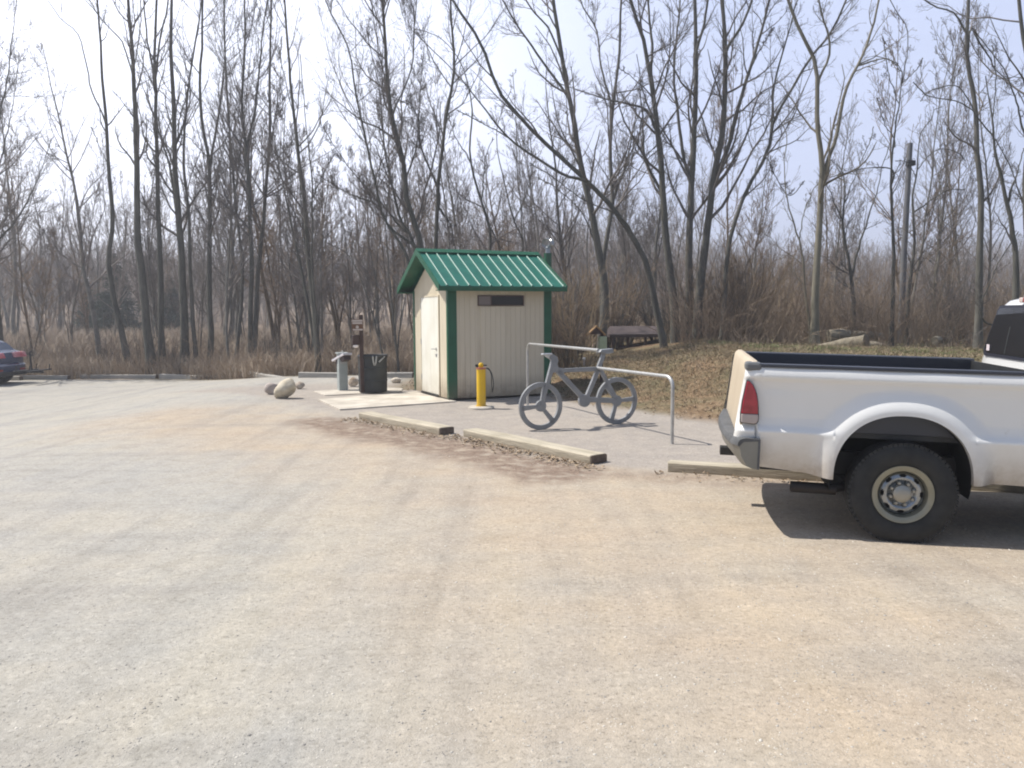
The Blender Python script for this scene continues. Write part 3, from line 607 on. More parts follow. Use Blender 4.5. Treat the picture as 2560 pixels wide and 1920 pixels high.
# shrubs: multi stemmed, one thing each
shv = []
BK['tan'] = mat('stem_tan', (.27, .195, .115), .9, col2=(.38, .29, .18), nscale=2); TW['tan'] = mat('twig_tan', (.26, .19, .12), .9, col2=(.38, .29, .19), nscale=2)
for i, (h, ns, kd) in enumerate([(3.6, 15, 'brown'), (3.2, 12, 'tan'), (2.6, 14, 'dark'), (3.2, 12, 'grey'), (2.2, 12, 'grey')]):
    rg = np.random.default_rng(900 + i); P = []; R = []
    for k in range(ns):
        a = rg.uniform(0, 6.28); d = unit(np.array([math.cos(a) * .30, math.sin(a) * .30, 1.])); p = np.array([math.cos(a) * .15, math.sin(a) * .15, -.05]); o = [p]; hh = h * rg.uniform(.65, 1.05)
        for j in range(8): d = unit(d + rg.normal(size=3) * .09 + np.array([0, 0, .03])); p = p + d * hh / 8; o.append(p)
        P.append(o); R.append(np.linspace(.018, .005, 9))
    P = np.array(P); R = np.array(R)
    P1, R1 = grow(P, R, 9, .2, .98, .33, 5, (18, 50), .12, .12, .6, .0055, rg, .4); P2, R2 = grow(P1, R1, 4, .15, 1, .45, 3, (20, 50), .08, .12, .7, .0045, rg, .3)
    shv.append((fastmesh('stems', *tubes(P, R, 4), BK[kd]), fastmesh('twigs', *join([tubes(P1, R1, 3), tubes(P2, R2, 3)]), TW[kd], False)))
rs = np.random.default_rng(77)
def shrub(x, y, label, grp, sel, s):
    o = empty('bare_shrub', (x, y, float(T(x, y)) - .03), rs.uniform(0, 6.28), label=label, cat='shrub', group=grp); o.scale = (s, s, s)
    link('stems', shv[sel][0], o); link('twigs', shv[sel][1], o)
for k in range(30):
    Y_ = rs.uniform(21.5, 25.5); px = rs.uniform(1395, 1950); Y_ = Y_ if px > 1670 else Y_ * .3 + 20.8; shrub((px - 1280) / F * Y_, Y_, 'reddish brown leafless shrub in the dense thicket under the big trunks', 'shrubs of the thicket right of the hut', int(rs.integers(0, 3)), rs.uniform(.85, 1.12))
for k in range(26):
    Y_ = rs.uniform(22.5, 28); px = rs.uniform(1950, 2640); Y_ += 3.2 if px < 2240 else 0; shrub((px - 1280) / F * Y_, Y_, 'grey brown tangled shrub behind the grassy bank at the right', 'shrubs behind the grassy bank', int(rs.integers(1, 5)), rs.uniform(.65, .95))
for k in range(22):
    px = rs.uniform(-40, 1040); Y_ = rs.uniform(24, 32); Y_ = max(Y_, float(edge_((px - 1280) / F * Y_)) + 1.2); shrub((px - 1280) / F * Y_, Y_, 'low grey leafless shrub in the reeds behind the back timbers', 'shrubs in the reeds behind the lot', int(rs.integers(2, 5)), rs.uniform(.45, .7))
for k in range(6):
    Y_ = rs.uniform(19.5, 23); px = rs.uniform(1385, 1500); shrub((px - 1280) / F * Y_, Y_, 'thin brown shrub just behind the right end of the hut', 'shrubs behind the hut', int(rs.integers(0, 3)), rs.uniform(.6, .9))
hz = bpy.data.materials.new('haze_air'); hz.use_nodes = True; nt = hz.node_tree; nt.nodes.remove(nt.nodes['Principled BSDF'])
pvn = nt.nodes.new('ShaderNodeVolumePrincipled'); pvn.inputs['Color'].default_value = (.92, .94, 1, 1); pvn.inputs['Density'].default_value = .0023; pvn.inputs['Anisotropy'].default_value = .3
nt.links.new(pvn.outputs[0], nt.nodes['Material Output'].inputs['Volume'])
tag(MB().box(-950, 950, -80, 1450, -4, 40).build('haze', hz), 'thin pale haze in the air', kind='stuff')
#PART2
# ------------------------------------------------------------------ surface scatter
def pebbles(n, fx, s0, s1, seed):
    rg = np.random.default_rng(seed); x, y = fx(rg, n); z = T(x, y); s = s0 + (s1 - s0) * rg.uniform(0, 1, n) ** 3
    o = np.array([[1, 0, 0], [0, 1, 0], [-1, 0, 0], [0, -1, 0], [.3, .2, .7], [-.1, -.1, -1]], float)
    V = o[None] * rg.uniform(.6, 1.2, (n, 6, 1)) * s[:, None, None]; a = rg.uniform(0, 6.28, n); c, t = np.cos(a)[:, None], np.sin(a)[:, None]
    V = np.stack([V[..., 0] * c - V[..., 1] * t, V[..., 0] * t + V[..., 1] * c, V[..., 2] * .8], -1) + np.stack([x, y, z - s * .10], 1)[:, None]
    f = np.array([[0, 1, 4], [1, 2, 4], [2, 3, 4], [3, 0, 4], [1, 0, 5], [2, 1, 5], [3, 2, 5], [0, 3, 5]])
    return V.reshape(-1, 3), (np.arange(n)[:, None, None] * 6 + f[None]).reshape(-1, 3)
pb = mat('pebble_stone', (.24, .23, .215), .9, col2=(.58, .55, .49), nscale=6, detail=2, lo=.4, hi=.6)
def fanpts(y0, y1, a0, a1):
    def f(rg, n):
        y = y0 * (y1 / y0) ** rg.uniform(0, 1, n); return rg.uniform(a0, a1, n) * y, y
    return f
v1 = join([pebbles(30000, fanpts(2.2, 9, -.72, .72), .002, .008, 21), pebbles(3000, fanpts(2.2, 9, -.72, .72), .005, .014, 24)])
v2 = pebbles(5000, lambda rg, n: (rg.uniform(-1.5, 5, n), rg.uniform(8.8, 15, n)), .004, .011, 22)
tag(link('gravel', fastmesh('gravel', *join([v1, v2]), pb, False)), 'loose gravel stones strewn over the lot', 'gravel', kind='stuff')
def leaves(n, fx, s0, s1, seed):
    rg = np.random.default_rng(seed); x, y = fx(rg, n); z = T(x, y) + .004; s = rg.uniform(s0, s1, n)
    o = np.array([[-1, -.5, 0], [0, -.7, 0], [1, -.4, .0], [.9, .5, 0], [0, .6, 0], [-1, .5, 0]], float); V = np.repeat(o[None], n, 0)
    V[:, [0, 2, 3, 5], 2] += rg.uniform(.1, .9, (n, 4)); V *= s[:, None, None]; a = rg.uniform(0, 6.28, n); c, t = np.cos(a)[:, None], np.sin(a)[:, None]
    tl = rg.normal(size=(n, 1)) * .35; X_ = V[..., 0] * c - V[..., 1] * t; Y_ = V[..., 0] * t + V[..., 1] * c; Z_ = V[..., 2] + X_ * tl + .02 * rg.uniform(0, 1, (n, 1))
    V = np.stack([X_, Y_, Z_], -1) + np.stack([x, y, z], 1)[:, None]
    return V.reshape(-1, 3), (np.arange(n)[:, None, None] * 6 + np.array([[0, 1, 4, 5], [1, 2, 3, 4]])[None]).reshape(-1, 4)
lm = mat('dead_leaf', (.15, .10, .058), .8, col2=(.33, .25, .165), nscale=5, detail=3, lo=.38, hi=.62)
def onbank(rg, n):
    x = rg.uniform(.7, 13, n * 4); y = rg.uniform(9.5, 23, n * 4); d = (x - .9) * .83 + (y - 16) * .55
    k = (rg.uniform(0, 1, n * 4) < ss(-.5, .5, d)) ; return x[k][:n], y[k][:n]
def nearc(c, off):
    def f(rg, n):
        t = rg.uniform(-.05, 1.12, n); a, b_ = np.array(c[0]), np.array(c[1]); nn = np.array([b_[1] - a[1], -(b_[0] - a[0])]); nn /= np.linalg.norm(nn); w_ = np.abs(rg.normal(size=n)) * .16 + .03
        p = a + (b_ - a) * t[:, None] + nn * (w_ * off)[:, None]; return p[:, 0], p[:, 1]
    return f
rl = np.random.default_rng(5)
tag(link('fallen_leaves', fastmesh('fallen_leaves', *join([leaves(15000, lambda r, n: onbank(r, n), .010, .028, 31), leaves(300, nearc(C1, 1), .010, .024, 32), leaves(420, nearc(C2, 1), .010, .026, 33), leaves(110, nearc(C3, 1), .010, .024, 34),
    leaves(900, lambda r, n: (r.uniform(-2.6, 2, n), r.uniform(17.8, 21, n)), .015, .035, 35)]), lm, False)), 'dry fallen leaves on the bank and along the parking timbers', 'fallen leaves', kind='stuff')
gm_ = mat('bank_grass', (.14, .115, .065), .85, col2=(.28, .225, .14), nscale=1.3)
def gb(rg, n):
    x = rg.uniform(1.2, 13, n * 3); y = rg.uniform(11, 23, n * 3); d = (x - .9) * .83 + (y - 16) * .55; k = rg.uniform(0, 1, n * 3) < ss(.3, 2.0, d); return x[k][:n], y[k][:n]
tag(link('bank_grass', fastmesh('bank_grass', *blades(70000, gb, .03, .11, .010, 41, .9), gm_, False)), 'short matted dead grass on the bank behind the bike rack', 'grass', kind='stuff')

gg_ = mat('green_grass', (.075, .11, .03), .85, col2=(.20, .235, .085), nscale=1.5)
def gb2(rg, n):
    x = rg.uniform(5.2, 11, n * 4); y = rg.uniform(15.5, 21.5, n * 4); k = (np.sin(x * 2.1 + y) + np.sin(y * 3.1 - x * 1.3) + rg.normal(size=n * 4) * .5) > .4; return x[k][:n], y[k][:n]
tag(link('green_grass', fastmesh('green_grass', *blades(9000, gb2, .03, .10, .011, 45, .8), gg_, False)), 'fresh green grass tufts on the bank near the fallen logs', 'green grass', kind='stuff')
# ------------------------------------------------------------------ common materials
cream = mat('cream_siding', (.60, .53, .40), .75, col2=(.64, .57, .435), nscale=3, bump=.15, bscale=60, stretch=(1, 1, .15))
green = mat('green_trim', (.006, .085, .040), .42, col2=(.009, .10, .05), nscale=6)
roofm = mat('green_metal_roof', (.009, .115, .082), .36, col2=(.013, .145, .10), nscale=5, spec=.6)
doorm = mat('white_door_paint', (.86, .85, .77), .4, col2=(.78, .76, .66), nscale=2)
conc = mat('concrete', (.40, .36, .30), .9, col2=(.57, .52, .445), nscale=2.6, detail=9, bump=.25, bscale=90)
galv = mat('galvanised_steel', (.42, .42, .41), .42, metal=.55, col2=(.52, .52, .50), nscale=14, bump=.08, bscale=60)
rackp = mat('grey_plate_steel', (.23, .24, .25), .5, metal=.3, col2=(.28, .29, .30), nscale=7)
steel = mat('dark_steel', (.05, .05, .05), .5, metal=.6)
black = mat('black_plastic', (.018, .02, .022), .5, col2=(.03, .032, .034), nscale=12)
glassd = mat('dark_glass', (.012, .013, .016), .12, spec=.6)
yel = mat('yellow_paint', (.80, .50, .008), .4, col2=(.74, .46, .01), nscale=5)
timber = mat('weathered_timber', (.34, .30, .225), .9, col2=(.50, .445, .345), nscale=6, bump=.5, bscale=25, stretch=(.3, 2, 2))
timg = mat('grey_timber', (.30, .285, .26), .9, col2=(.42, .40, .36), nscale=4, bump=.5, bscale=25, stretch=(.3, 2, 2))

# ------------------------------------------------------------------ the hut
def soil(m, z0, z1, col, amt):
    nt = m.node_tree; N = nt.nodes; b = N['Principled BSDF']; l = b.inputs['Base Color'].links; 
    x = N.new('ShaderNodeMix'); x.data_type = 'RGBA'; x.inputs['B'].default_value = (*col, 1)
    if l: nt.links.new(l[0].from_socket, x.inputs['A'])
    else: x.inputs['A'].default_value = b.inputs['Base Color'].default_value
    tc = N.new('ShaderNodeTexCoord'); sx = N.new('ShaderNodeSeparateXYZ'); nt.links.new(tc.outputs['Object'], sx.inputs[0])
    mr = N.new('ShaderNodeMapRange'); mr.inputs['From Min'].default_value = z1; mr.inputs['From Max'].default_value = z0; nt.links.new(sx.outputs['Z'], mr.inputs['Value'])
    n = N.new('ShaderNodeTexNoise'); n.inputs['Scale'].default_value = 7; n.inputs['Detail'].default_value = 8; n.inputs['Roughness'].default_value = .75; nt.links.new(tc.outputs['Object'], n.inputs['Vector'])
    n2 = N.new('ShaderNodeTexNoise'); n2.inputs['Scale'].default_value = 2.5; n2.inputs['Detail'].default_value = 6; mp = N.new('ShaderNodeMapping'); mp.inputs['Scale'].default_value = (2, 2, .25)
    nt.links.new(tc.outputs['Object'], mp.inputs[0]); nt.links.new(mp.outputs[0], n2.inputs['Vector'])
    a = N.new('ShaderNodeMath'); a.operation = 'MULTIPLY'; nt.links.new(mr.outputs[0], a.inputs[0]); nt.links.new(n.outputs['Fac'], a.inputs[1])
    c = N.new('ShaderNodeMapRange'); c.inputs['From Min'].default_value = .56; c.inputs['From Max'].default_value = .80; c.inputs['To Max'].default_value = .25; nt.links.new(n2.outputs['Fac'], c.inputs['Value'])
    d = N.new('ShaderNodeMath'); d.operation = 'MULTIPLY_ADD'; d.inputs[1].default_value = amt; d.use_clamp = True; nt.links.new(a.outputs[0], d.inputs[0]); nt.links.new(c.outputs[0], d.inputs[2])
    nt.links.new(d.outputs[0], x.inputs['Factor']); nt.links.new(x.outputs['Result'], b.inputs['Base Color'])
soil(cream, 0, .45, (.22, .165, .11), 1.5); soil(green, 0, .4, (.12, .10, .07), 1.2); soil(doorm, 0, .5, (.40, .33, .24), .9); soil(roofm, -5, -4, (.10, .14, .10), 1)
soil(yel, 0, .35, (.30, .20, .06), .9); soil(timber, -.05, .09, (.16, .12, .085), 1.7)
hang = .447; hx, hy = -1.236, 15.722; WW = 2.235; DD = 2.039; EZ = 2.248; RZ = 3.005; OF = .275; OL = .288; OR = .257
hut = empty('toilet_hut', (hx, hy, 0), hang, label='small cream hut with green metal roof, green corner trim and white door', cat='hut')
# slab just under the hut walls
WALL = 2.19
slope = (RZ - EZ) / (DD / 2 + OF)
def groovewall(L, zt, n, axis, at, zlow=.02, sgn=1, holes=None, gable=False):
    """a wall of vertical grooved boards as one mesh with real grooves (thin ribs of board between them)"""
    m = MB(); step = L / n
    for i in range(n):
        a0, a1 = i * step + .002, (i + 1) * step - .002
        zts = [zt, zt]
        if gable: zts = [WALL + slope * (min(a, L - a)) for a in (a0, a1)]
        segs = [(zlow, None)]
        for (h0, h1, z0, z1) in (holes or []):
            if a1 > h0 and a0 < h1:
                if a0 < h0 - .02: a1 = h0
                elif a1 > h1 + .02: a0 = h1
                else: segs = [(zlow, z0), (z1, None)]
        for (z0, z1) in segs:
            if z1 is not None and z1 - z0 < .02: continue
            t0, t1 = (zts if z1 is None else (z1, z1))
            q = [(a0, z0), (a1, z0), (a1, t1)] + ([(L / 2, WALL + slope * L / 2)] if (gable and z1 is None and a0 < L / 2 < a1) else []) + [(a0, t0)]
            m.prism([(p, z) for p, z in q], min(at, at + sgn * .014), max(at, at + sgn * .014), axis=axis)
    return m
# core walls (slightly behind the boards)
m = MB(); wt = .06
m.box(.0, WW, .0, wt, .02, WALL - .02); m.box(0, WW, DD - wt, DD, .02, WALL)
m.prism([(0.06, .02), (DD - .06, .02), (DD - .06, WALL), (DD / 2, WALL + slope * (DD / 2) - .03), (0.06, WALL)], 0, wt, axis=0)
m.prism([(0.06, .02), (DD - .06, .02), (DD - .06, WALL), (DD / 2, WALL + slope * (DD / 2) - .03), (0.06, WALL)], WW - wt, WW, axis=0)
m.build('wall_core', cream, hut)
for nm, mm in (('wall', groovewall(WW, WALL, 20, 1, 0, sgn=-1, holes=[(.60, 1.66, 1.83, 2.07)])), ('wall', groovewall(WW, WALL, 20, 1, DD, sgn=1)),
               ('wall', groovewall(DD, WALL, 18, 0, 0, sgn=-1, holes=[(.465, 1.58, .02, 2.05)], gable=True)), ('wall', groovewall(DD, WALL, 18, 0, WW, sgn=1, gable=True))):
    mm.build(nm, cream, hut)
# corner trim
for cx, cy in ((0, 0), (WW, 0), (0, DD), (WW, DD)):
    sx = -1 if cx == 0 else 1; sy = -1 if cy == 0 else 1
    m = MB(); wd = .16 if (cx, cy) == (0, 0) else .13
    x0, x1 = sorted((cx + sx * .030, cx - sx * wd)); y0, y1 = sorted((cy + sy * .014, cy + sy * .030)); m.box(x0, x1, y0, y1, .02, WALL)
    y0, y1 = sorted((cy + sy * .0145, cy - sy * (.05 if cx == 0 else .1))); x0, x1 = sorted((cx + sx * .014, cx + sx * .0302)); m.box(x0, x1, y0, y1, .02, WALL)
    m.build('corner_trim', green, hut)
# door in the gable wall (x=0 side), hinge at the back
dr = MB().box(-.030, .0, .505, 1.54, .05, 2.03).build('door', doorm, hut, bevel=.004)
fr = MB(); fr.box(-.036, 0, .465, .50, .02, 2.07); fr.box(-.036, 0, 1.545, 1.58, .02, 2.07); fr.box(-.036, 0, .50, 1.545, 2.035, 2.07); fr.build('door_frame', cream, hut)
MB().box(-.055, -.0, .502, 1.543, .020, .046).build('threshold', steel, hut)
h = MB(); h.lathe([(0, -.045), (.03, -.045), (.03, -.030)], 16, axis=0, c=(0, .62, .98)); h.tube([(-.04, .62, .98), (-.085, .62, .98), (-.09, .66, .98), (-.09, .75, .975)], .011, 8); h.lathe([(0, -.042), (.024, -.042), (.024, -.03)], 16, axis=0, c=(0, .62, .84))
h.build('handle', galv, dr, smooth='auto')
for z in (.3, 1.05, 1.8): MB().tube([(-.036, 1.542, z), (-.036, 1.542, z + .11)], .010, 8).build('hinge', galv, dr)
# window
wn = MB(); wm = mat('brown_window_frame', (.10, .06, .045), .6)
x0, x1, z0, z1 = .62, 1.64, 1.845, 2.055
for q in ((x0, x1, -.026, -.002, z0, z0 + .018), (x0, x1, -.026, -.002, z1 - .018, z1), (x0, x0 + .018, -.0255, -.002, z0 + .018, z1 - .018), (x1 - .018, x1, -.0255, -.002, z0 + .018, z1 - .018), (.90, .915, -.024, -.002, z0 + .018, z1 - .018)): wn.box(*q)
wo = wn.build('window', wm, hut)
MB().box(x0 + .018, .90, -.014, -.008, z0 + .018, z1 - .018).build('frosted_pane', mat('frosted_pane', (.20, .165, .155), .35, spec=.6), wo)
MB().box(.915, x1 - .018, -.010, -.004, z0 + .018, z1 - .018).build('dark_screen', mat('dark_window', (.014, .012, .013), .3), wo)
# roof: two slopes with ribs, ridge cap, fascia and verge trim
L0, L1 = -OL, WW + OR
for side in (0, 1):
    def S(v, lift):   # v from ridge (0) to eave (1)
        yy = DD / 2 + (1 if side else -1) * v * (DD / 2 + OF); zz = RZ - v * (RZ - EZ)
        return yy, zz + lift
    m = MB(); th = .028
    a, b_ = S(0.0, -.02), S(1.0, -.02)
    poly = [a, b_, (b_[0], b_[1] - th), (a[0], a[1] - th)]
    m.prism(poly, L0, L1, axis=0)
    # steps of the metal sheet between ribs
    rf_ = m.build('roof', roofm, hut)
    r = MB(); nr = 12; xs = list(np.linspace(L0 + .17, L1 - .09, nr)); xs[-1] = L1 - .06
    for x in xs:
        for t in range(1):
            a, b_ = S(.06, -.021), S(1.0, -.021); V = []; rr_ = .024; ks = 9
            for (yy, zz) in (a, b_):
                V += [(x - rr_ * math.cos(PI * q / (ks - 1)), yy, zz + rr_ * 1.15 * math.sin(PI * q / (ks - 1))) for q in range(ks)]
            r.add(V, [(q, q + 1, ks + q + 1, ks + q) for q in range(ks - 1)] + [tuple(range(ks, 2 * ks)), tuple(range(ks))])
    r.build('roof_ribs', mat('roof_rib_sheen', (.025, .15, .11), .40, spec=.8, coat=.15), rf_, smooth='auto')
    # eave fascia
    a = S(1.0, 0); s2 = 1 if side else -1
    y0, y1 = sorted((a[0] - s2 * .01, a[0] + s2 * .012)); MB().box(L0 - .012, L1 + .012, y0, y1, a[1] - .115, a[1] - .030).build('fascia', green, hut)
    y0, y1 = sorted((a[0] - s2 * .01, a[0] - s2 * (OF - .03)))
    MB().box(L0 + .02, L1 - .02, y0, y1, a[1] - .110, a[1] - .095).build('soffit', green, hut)
    for xx in ((L0 - .014, L0 + .012), (L1 - .012, L1 + .014)):
        a, b_ = S(0, .012), S(1.008, .012)
        MB().prism([a, b_, (b_[0], b_[1] - .125), (a[0], a[1] - .125)], xx[0], xx[1], axis=0).build('verge_trim', green, hut)
    # boarding under the overhang at the gables
    a, b_ = S(0.02, -.06), S(.97, -.06)
    for xx in ((L0 + .014, -.02), (WW + .02, L1 - .014)):
        MB().prism([a, b_, (b_[0], b_[1] - .012), (a[0], a[1] - .012)], xx[0], xx[1], axis=0).build('verge_soffit', green, hut)
cp = MB(); 
cp.prism([(DD / 2 - .13, RZ - .055), (DD / 2, RZ + .022), (DD / 2 + .13, RZ - .055), (DD / 2, RZ - .002)], L0 - .016, L1 + .016, axis=0); cp.build('ridge_cap', green, hut)
# vent pipe with turbine
vp = MB(); vx, vy = WW + OR + .085, DD * .34
vp.lathe([(0, .3), (.082, .3), (.082, 2.98), (0, 2.98)], 20, c=(vx, vy, 0)); vpo = vp.build('vent_pipe', green, hut, smooth='auto')
tb = MB(); tb.lathe([(.052, 2.98), (.052, 3.07), (.07, 3.08), (.07, 3.10), (0, 3.10)], 18, c=(vx, vy, 0))
for k in range(18):
    a = k * 2 * PI / 18; pts = []
    for t in np.linspace(0, PI, 8): rr = .035 + .088 * math.sin(t); pts.append((vx + rr * math.cos(a + t * .25), vy + rr * math.sin(a + t * .25), 3.10 + .095 * (1 - math.cos(t))))
    V = []
    for (px, py, pz) in pts: V += [(px, py, pz), (px + .02 * math.cos(a + 1.1), py + .02 * math.sin(a + 1.1), pz)]
    tb.add(V, [(2 * i, 2 * i + 1, 2 * i + 3, 2 * i + 2) for i in range(7)])
tb.lathe([(0, 3.305), (.055, 3.295), (.06, 3.282), (0, 3.282)], 18, c=(vx, vy, 0))
tb.build('turbine_cap', mat('dull_aluminium', (.36, .38, .40), .28, metal=.8), hut, smooth='auto')
hut.location.z = 0.03

# concrete pads
def slab(name, pts, z, lab):
    n = len(pts); m = MB(); m.prism([(p[0], p[1]) for p in pts], -.04, z, axis=2)
    o = m.build(name, conc, bevel=.008); tag(o, lab, kind='structure'); return o
slab('pavement', [(-3.90, 16.0), (-3.10, 14.30), (-1.02, 15.35), (-1.25, 15.68), (-1.30, 15.74), (-2.22, 17.62)][0:2] + [(-1.08, 15.52), (-1.26, 15.78), (-2.12, 17.52), (-2.40, 17.10)], .028, 'pale concrete pad in front of the white hut door')
slab('pavement', [(-4.42, 17.75), (-3.96, 16.86), (-2.45, 17.55), (-2.5, 18.3), (-3.0, 18.6)], .020, 'small concrete pad under the fee pillar and the barrel')

# ------------------------------------------------------------------ parking timbers
endsh = mat('shaded_end_tone', (.09, .068, .055), .95, col2=(.16, .125, .10), nscale=20)  # shade on the timber ends, put into a darker colour
def beam(c, wd, ht, label, m_, grp, jit=.004, seed=0):
    (ax, ay), (bx, by) = c; L = math.hypot(bx - ax, by - ay); a = math.atan2(by - ay, bx - ax); rg = np.random.default_rng(seed)
    m = MB(); n = 14; V = []; prof = [(0, 0), (0, ht * .90), (.02, ht), (wd - .02, ht), (wd, ht * .9), (wd, 0)]
    ph = rg.uniform(0, 6, 4)
    for i in range(n + 1):
        x = L * i / n
        for j, (y, z) in enumerate(prof): V.append((x + (rg.normal() * .008 if i in (0, n) else 0), y + math.sin(x * 2 + ph[0] + j) * jit, z + (math.sin(x * 3 + ph[1] + j) * jit if z > .02 else -.05)))
    k = len(prof); f = [(i * k + j, i * k + (j + 1) % k, (i + 1) * k + (j + 1) % k, (i + 1) * k + j) for i in range(n) for j in range(k)]
    f += [tuple(range(k)), tuple(n * k + j for j in range(k))]; m.add(V, f)
    o = m.build('parking_timber', m_, bevel=.006)
    e = MB(); e.prism([(y + .006 * (1 if y < wd / 2 else -1), z - .006 if z > .05 else z + .01) for y, z in prof], L + .006, L + .018, axis=0); e.build('shaded_end', endsh, o)  # thin end cap carrying the painted shade
    o.location = (ax, ay, float(T((ax + bx) / 2, (ay + by) / 2))); o.rotation_euler = (0, 0, a)
    return tag(o, label, 'parking curb', grp)
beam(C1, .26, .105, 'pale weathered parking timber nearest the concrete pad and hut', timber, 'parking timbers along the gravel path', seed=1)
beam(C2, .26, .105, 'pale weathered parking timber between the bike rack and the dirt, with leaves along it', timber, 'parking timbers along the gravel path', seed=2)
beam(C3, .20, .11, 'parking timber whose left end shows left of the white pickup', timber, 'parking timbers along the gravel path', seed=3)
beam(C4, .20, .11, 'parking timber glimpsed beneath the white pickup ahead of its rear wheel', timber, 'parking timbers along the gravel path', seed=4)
def bt(x0, x1, y): return (G(x0, y)[:2], G(x1, y)[:2])
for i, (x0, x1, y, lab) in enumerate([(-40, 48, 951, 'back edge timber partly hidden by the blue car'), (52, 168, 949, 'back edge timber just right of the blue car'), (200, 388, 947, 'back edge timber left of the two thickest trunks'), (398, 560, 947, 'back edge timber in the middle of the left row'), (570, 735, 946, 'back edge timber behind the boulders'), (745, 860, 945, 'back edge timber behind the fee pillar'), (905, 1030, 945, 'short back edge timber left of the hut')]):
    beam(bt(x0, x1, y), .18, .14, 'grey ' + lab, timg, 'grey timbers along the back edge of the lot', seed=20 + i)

# ------------------------------------------------------------------ boulders
def boulder(px0, px1, ytop, ybot, label, col, col2, seed, tilt=0.):
    p = G((px0 + px1) / 2, ybot); Yd = p[1]; wd = (px1 - px0) / F * Yd; ht = (ybot - ytop) / F * Yd
    rg = np.random.default_rng(seed); nth, nph = 22, 14; V = []; dirs = rg.normal(size=(9, 3)); dirs /= np.linalg.norm(dirs, axis=1)[:, None]; amp = rg.uniform(.75, 1.0, 9)
    for j in range(nph + 1):
        for i in range(nth):
            t = PI * j / nph; a = 2 * PI * i / nth; n = np.array([math.sin(t) * math.cos(a), math.sin(t) * math.sin(a), math.cos(t)])
            r = 1.0
            for dvec, am in zip(dirs, amp):
                c = n @ dvec
                if c > .3: r = min(r, .86 * am / max(c, .5) + .10)
            r *= 1 + .03 * math.sin(n[0] * 7 + seed) * math.cos(n[1] * 6 + n[2] * 5)
            V.append(n * r)
    f = [(j * nth + i, j * nth + (i + 1) % nth, (j + 1) * nth + (i + 1) % nth, (j + 1) * nth + i) for j in range(nph) for i in range(nth)]
    V = np.array(V); ct, st = math.cos(tilt), math.sin(tilt); V = V * [wd * .52, wd * .40, ht * (.5 if tilt == 0 else .36)]
    V = np.stack([V[:, 0] * ct - V[:, 2] * st, V[:, 1], V[:, 0] * st + V[:, 2] * ct], 1); V[:, 2] -= V[:, 2].min() + ht * .05
    V[:, 0] *= wd / (V[:, 0].max() - V[:, 0].min()); V[:, 2] *= ht / V[:, 2].max()
    m = MB(); m.add(V, f); o = m.build('boulder', mat('boulder_stone', col, .85, col2=col2, nscale=7, bump=.5, bscale=18), smooth=True)
    o.location = (p[0], p[1] + wd * .3, p[2]); tag(o, label, 'boulder', 'boulders left of the hut')
boulder(681, 739, 946, 998, 'large pale tan boulder leaning to the right, biggest of the boulders', (.47, .41, .31), (.60, .54, .43), 3, .75)
boulder(659, 694, 957, 987, 'grey pink boulder peeping out left of the large tan boulder', (.34, .29, .26), (.44, .39, .36), 4)
boulder(735, 760, 954, 973, 'small mottled brown boulder right behind the large tan boulder', (.24, .19, .15), (.52, .47, .40), 5)
boulder(869, 895, 943, 967, 'small boulder between the fee pillar and the black barrel', (.26, .19, .13), (.62, .55, .47), 6)
boulder(976, 1002, 944, 958, 'flat pale boulder by the hut, right of the black barrel', (.50, .44, .36), (.60, .54, .46), 7)

# ------------------------------------------------------------------ fee pillar with sloped shelf
p = G(857, 977); fp = empty('fee_pillar', p, .45, label='pale grey metal fee pillar with a sloping shelf reaching toward the brown post', cat='pay station')
pg = mat('pale_grey_metal', (.34, .38, .37), .5, metal=.2, col2=(.40, .44, .43), nscale=6)
MB().box(-.10, .10, -.10, .10, 0, .84).build('pillar_body', pg, fp, bevel=.012)
MB().box(-.125, .125, -.125, .125, .84, .865).build('cap', pg, fp, bevel=.006)
MB().tube([(0, 0, .865), (0, 0, .885), (.02, 0, .895)], .012, 8).build('lock', galv, fp)
MB().box(-.07, .07, -.121, -.115, .62, .70).build('slot_plate', galv, fp)
q = G(903, 1000); dx_, dy_ = -3.24 - p[0], 17.25 - p[1]
sh = MB(); Mx = Matrix.Rotation(math.radians(-17), 4, 'Y'); Mr = Matrix.Rotation(math.atan2(dy_, dx_) - .45, 4, 'Z')
sh.box(-.06, .52, -.12, .10, .70, .745, M=Mr @ Matrix.Translation((0, 0, .0)) @ Mx); sh.build('shelf_top', mat('white_laminate', (.66, .63, .66), .4), fp, bevel=.004)
s3 = MB(); s3.box(.06, .48, -.09, .08, .60, .699, M=Mr @ Mx); s3.build('shelf_box', mat('dark_brown_box', (.055, .035, .035), .6), fp)

# brown sign post with signs and dispenser
brn = mat('dark_brown_post', (.045, .026, .022), .8, col2=(.07, .042, .034), nscale=8)
sgn = mat('brown_sign', (.13, .065, .035), .6); pal = mat('sign_white', (.46, .41, .38), .6)
pp = (-3.24, 17.25, 0.0); zt = at_y(905, 787, 17.25)[2]
ps = empty('sign_post', pp, .25, label='dark brown post with small brown and white signs and a dispenser box', cat='sign post')
MB().box(-.042, .042, -.042, .042, -.05, zt).build('post', brn, ps, bevel=.006)
zz = lambda y: float(at_y(900, y, 17.2)[2])
so_ = MB().box(-.20, .035, -.062, -.048, zz(826.5), zz(798)).build('sign_board', sgn, ps, bevel=.003)
MB().box(-.192, .028, -.066, -.0625, zz(804), zz(799.5)).build('notice', pal, so_); MB().box(-.185, .022, -.066, -.0625, zz(810), zz(805.3)).build('notice', pal, so_)
k = MB(); k.lathe([(0, -.066), (.034, -.066), (.034, -.0625)], 16, axis=1, c=(-.085, 0, zz(817.5))); k.build('round_symbol', pal, so_)
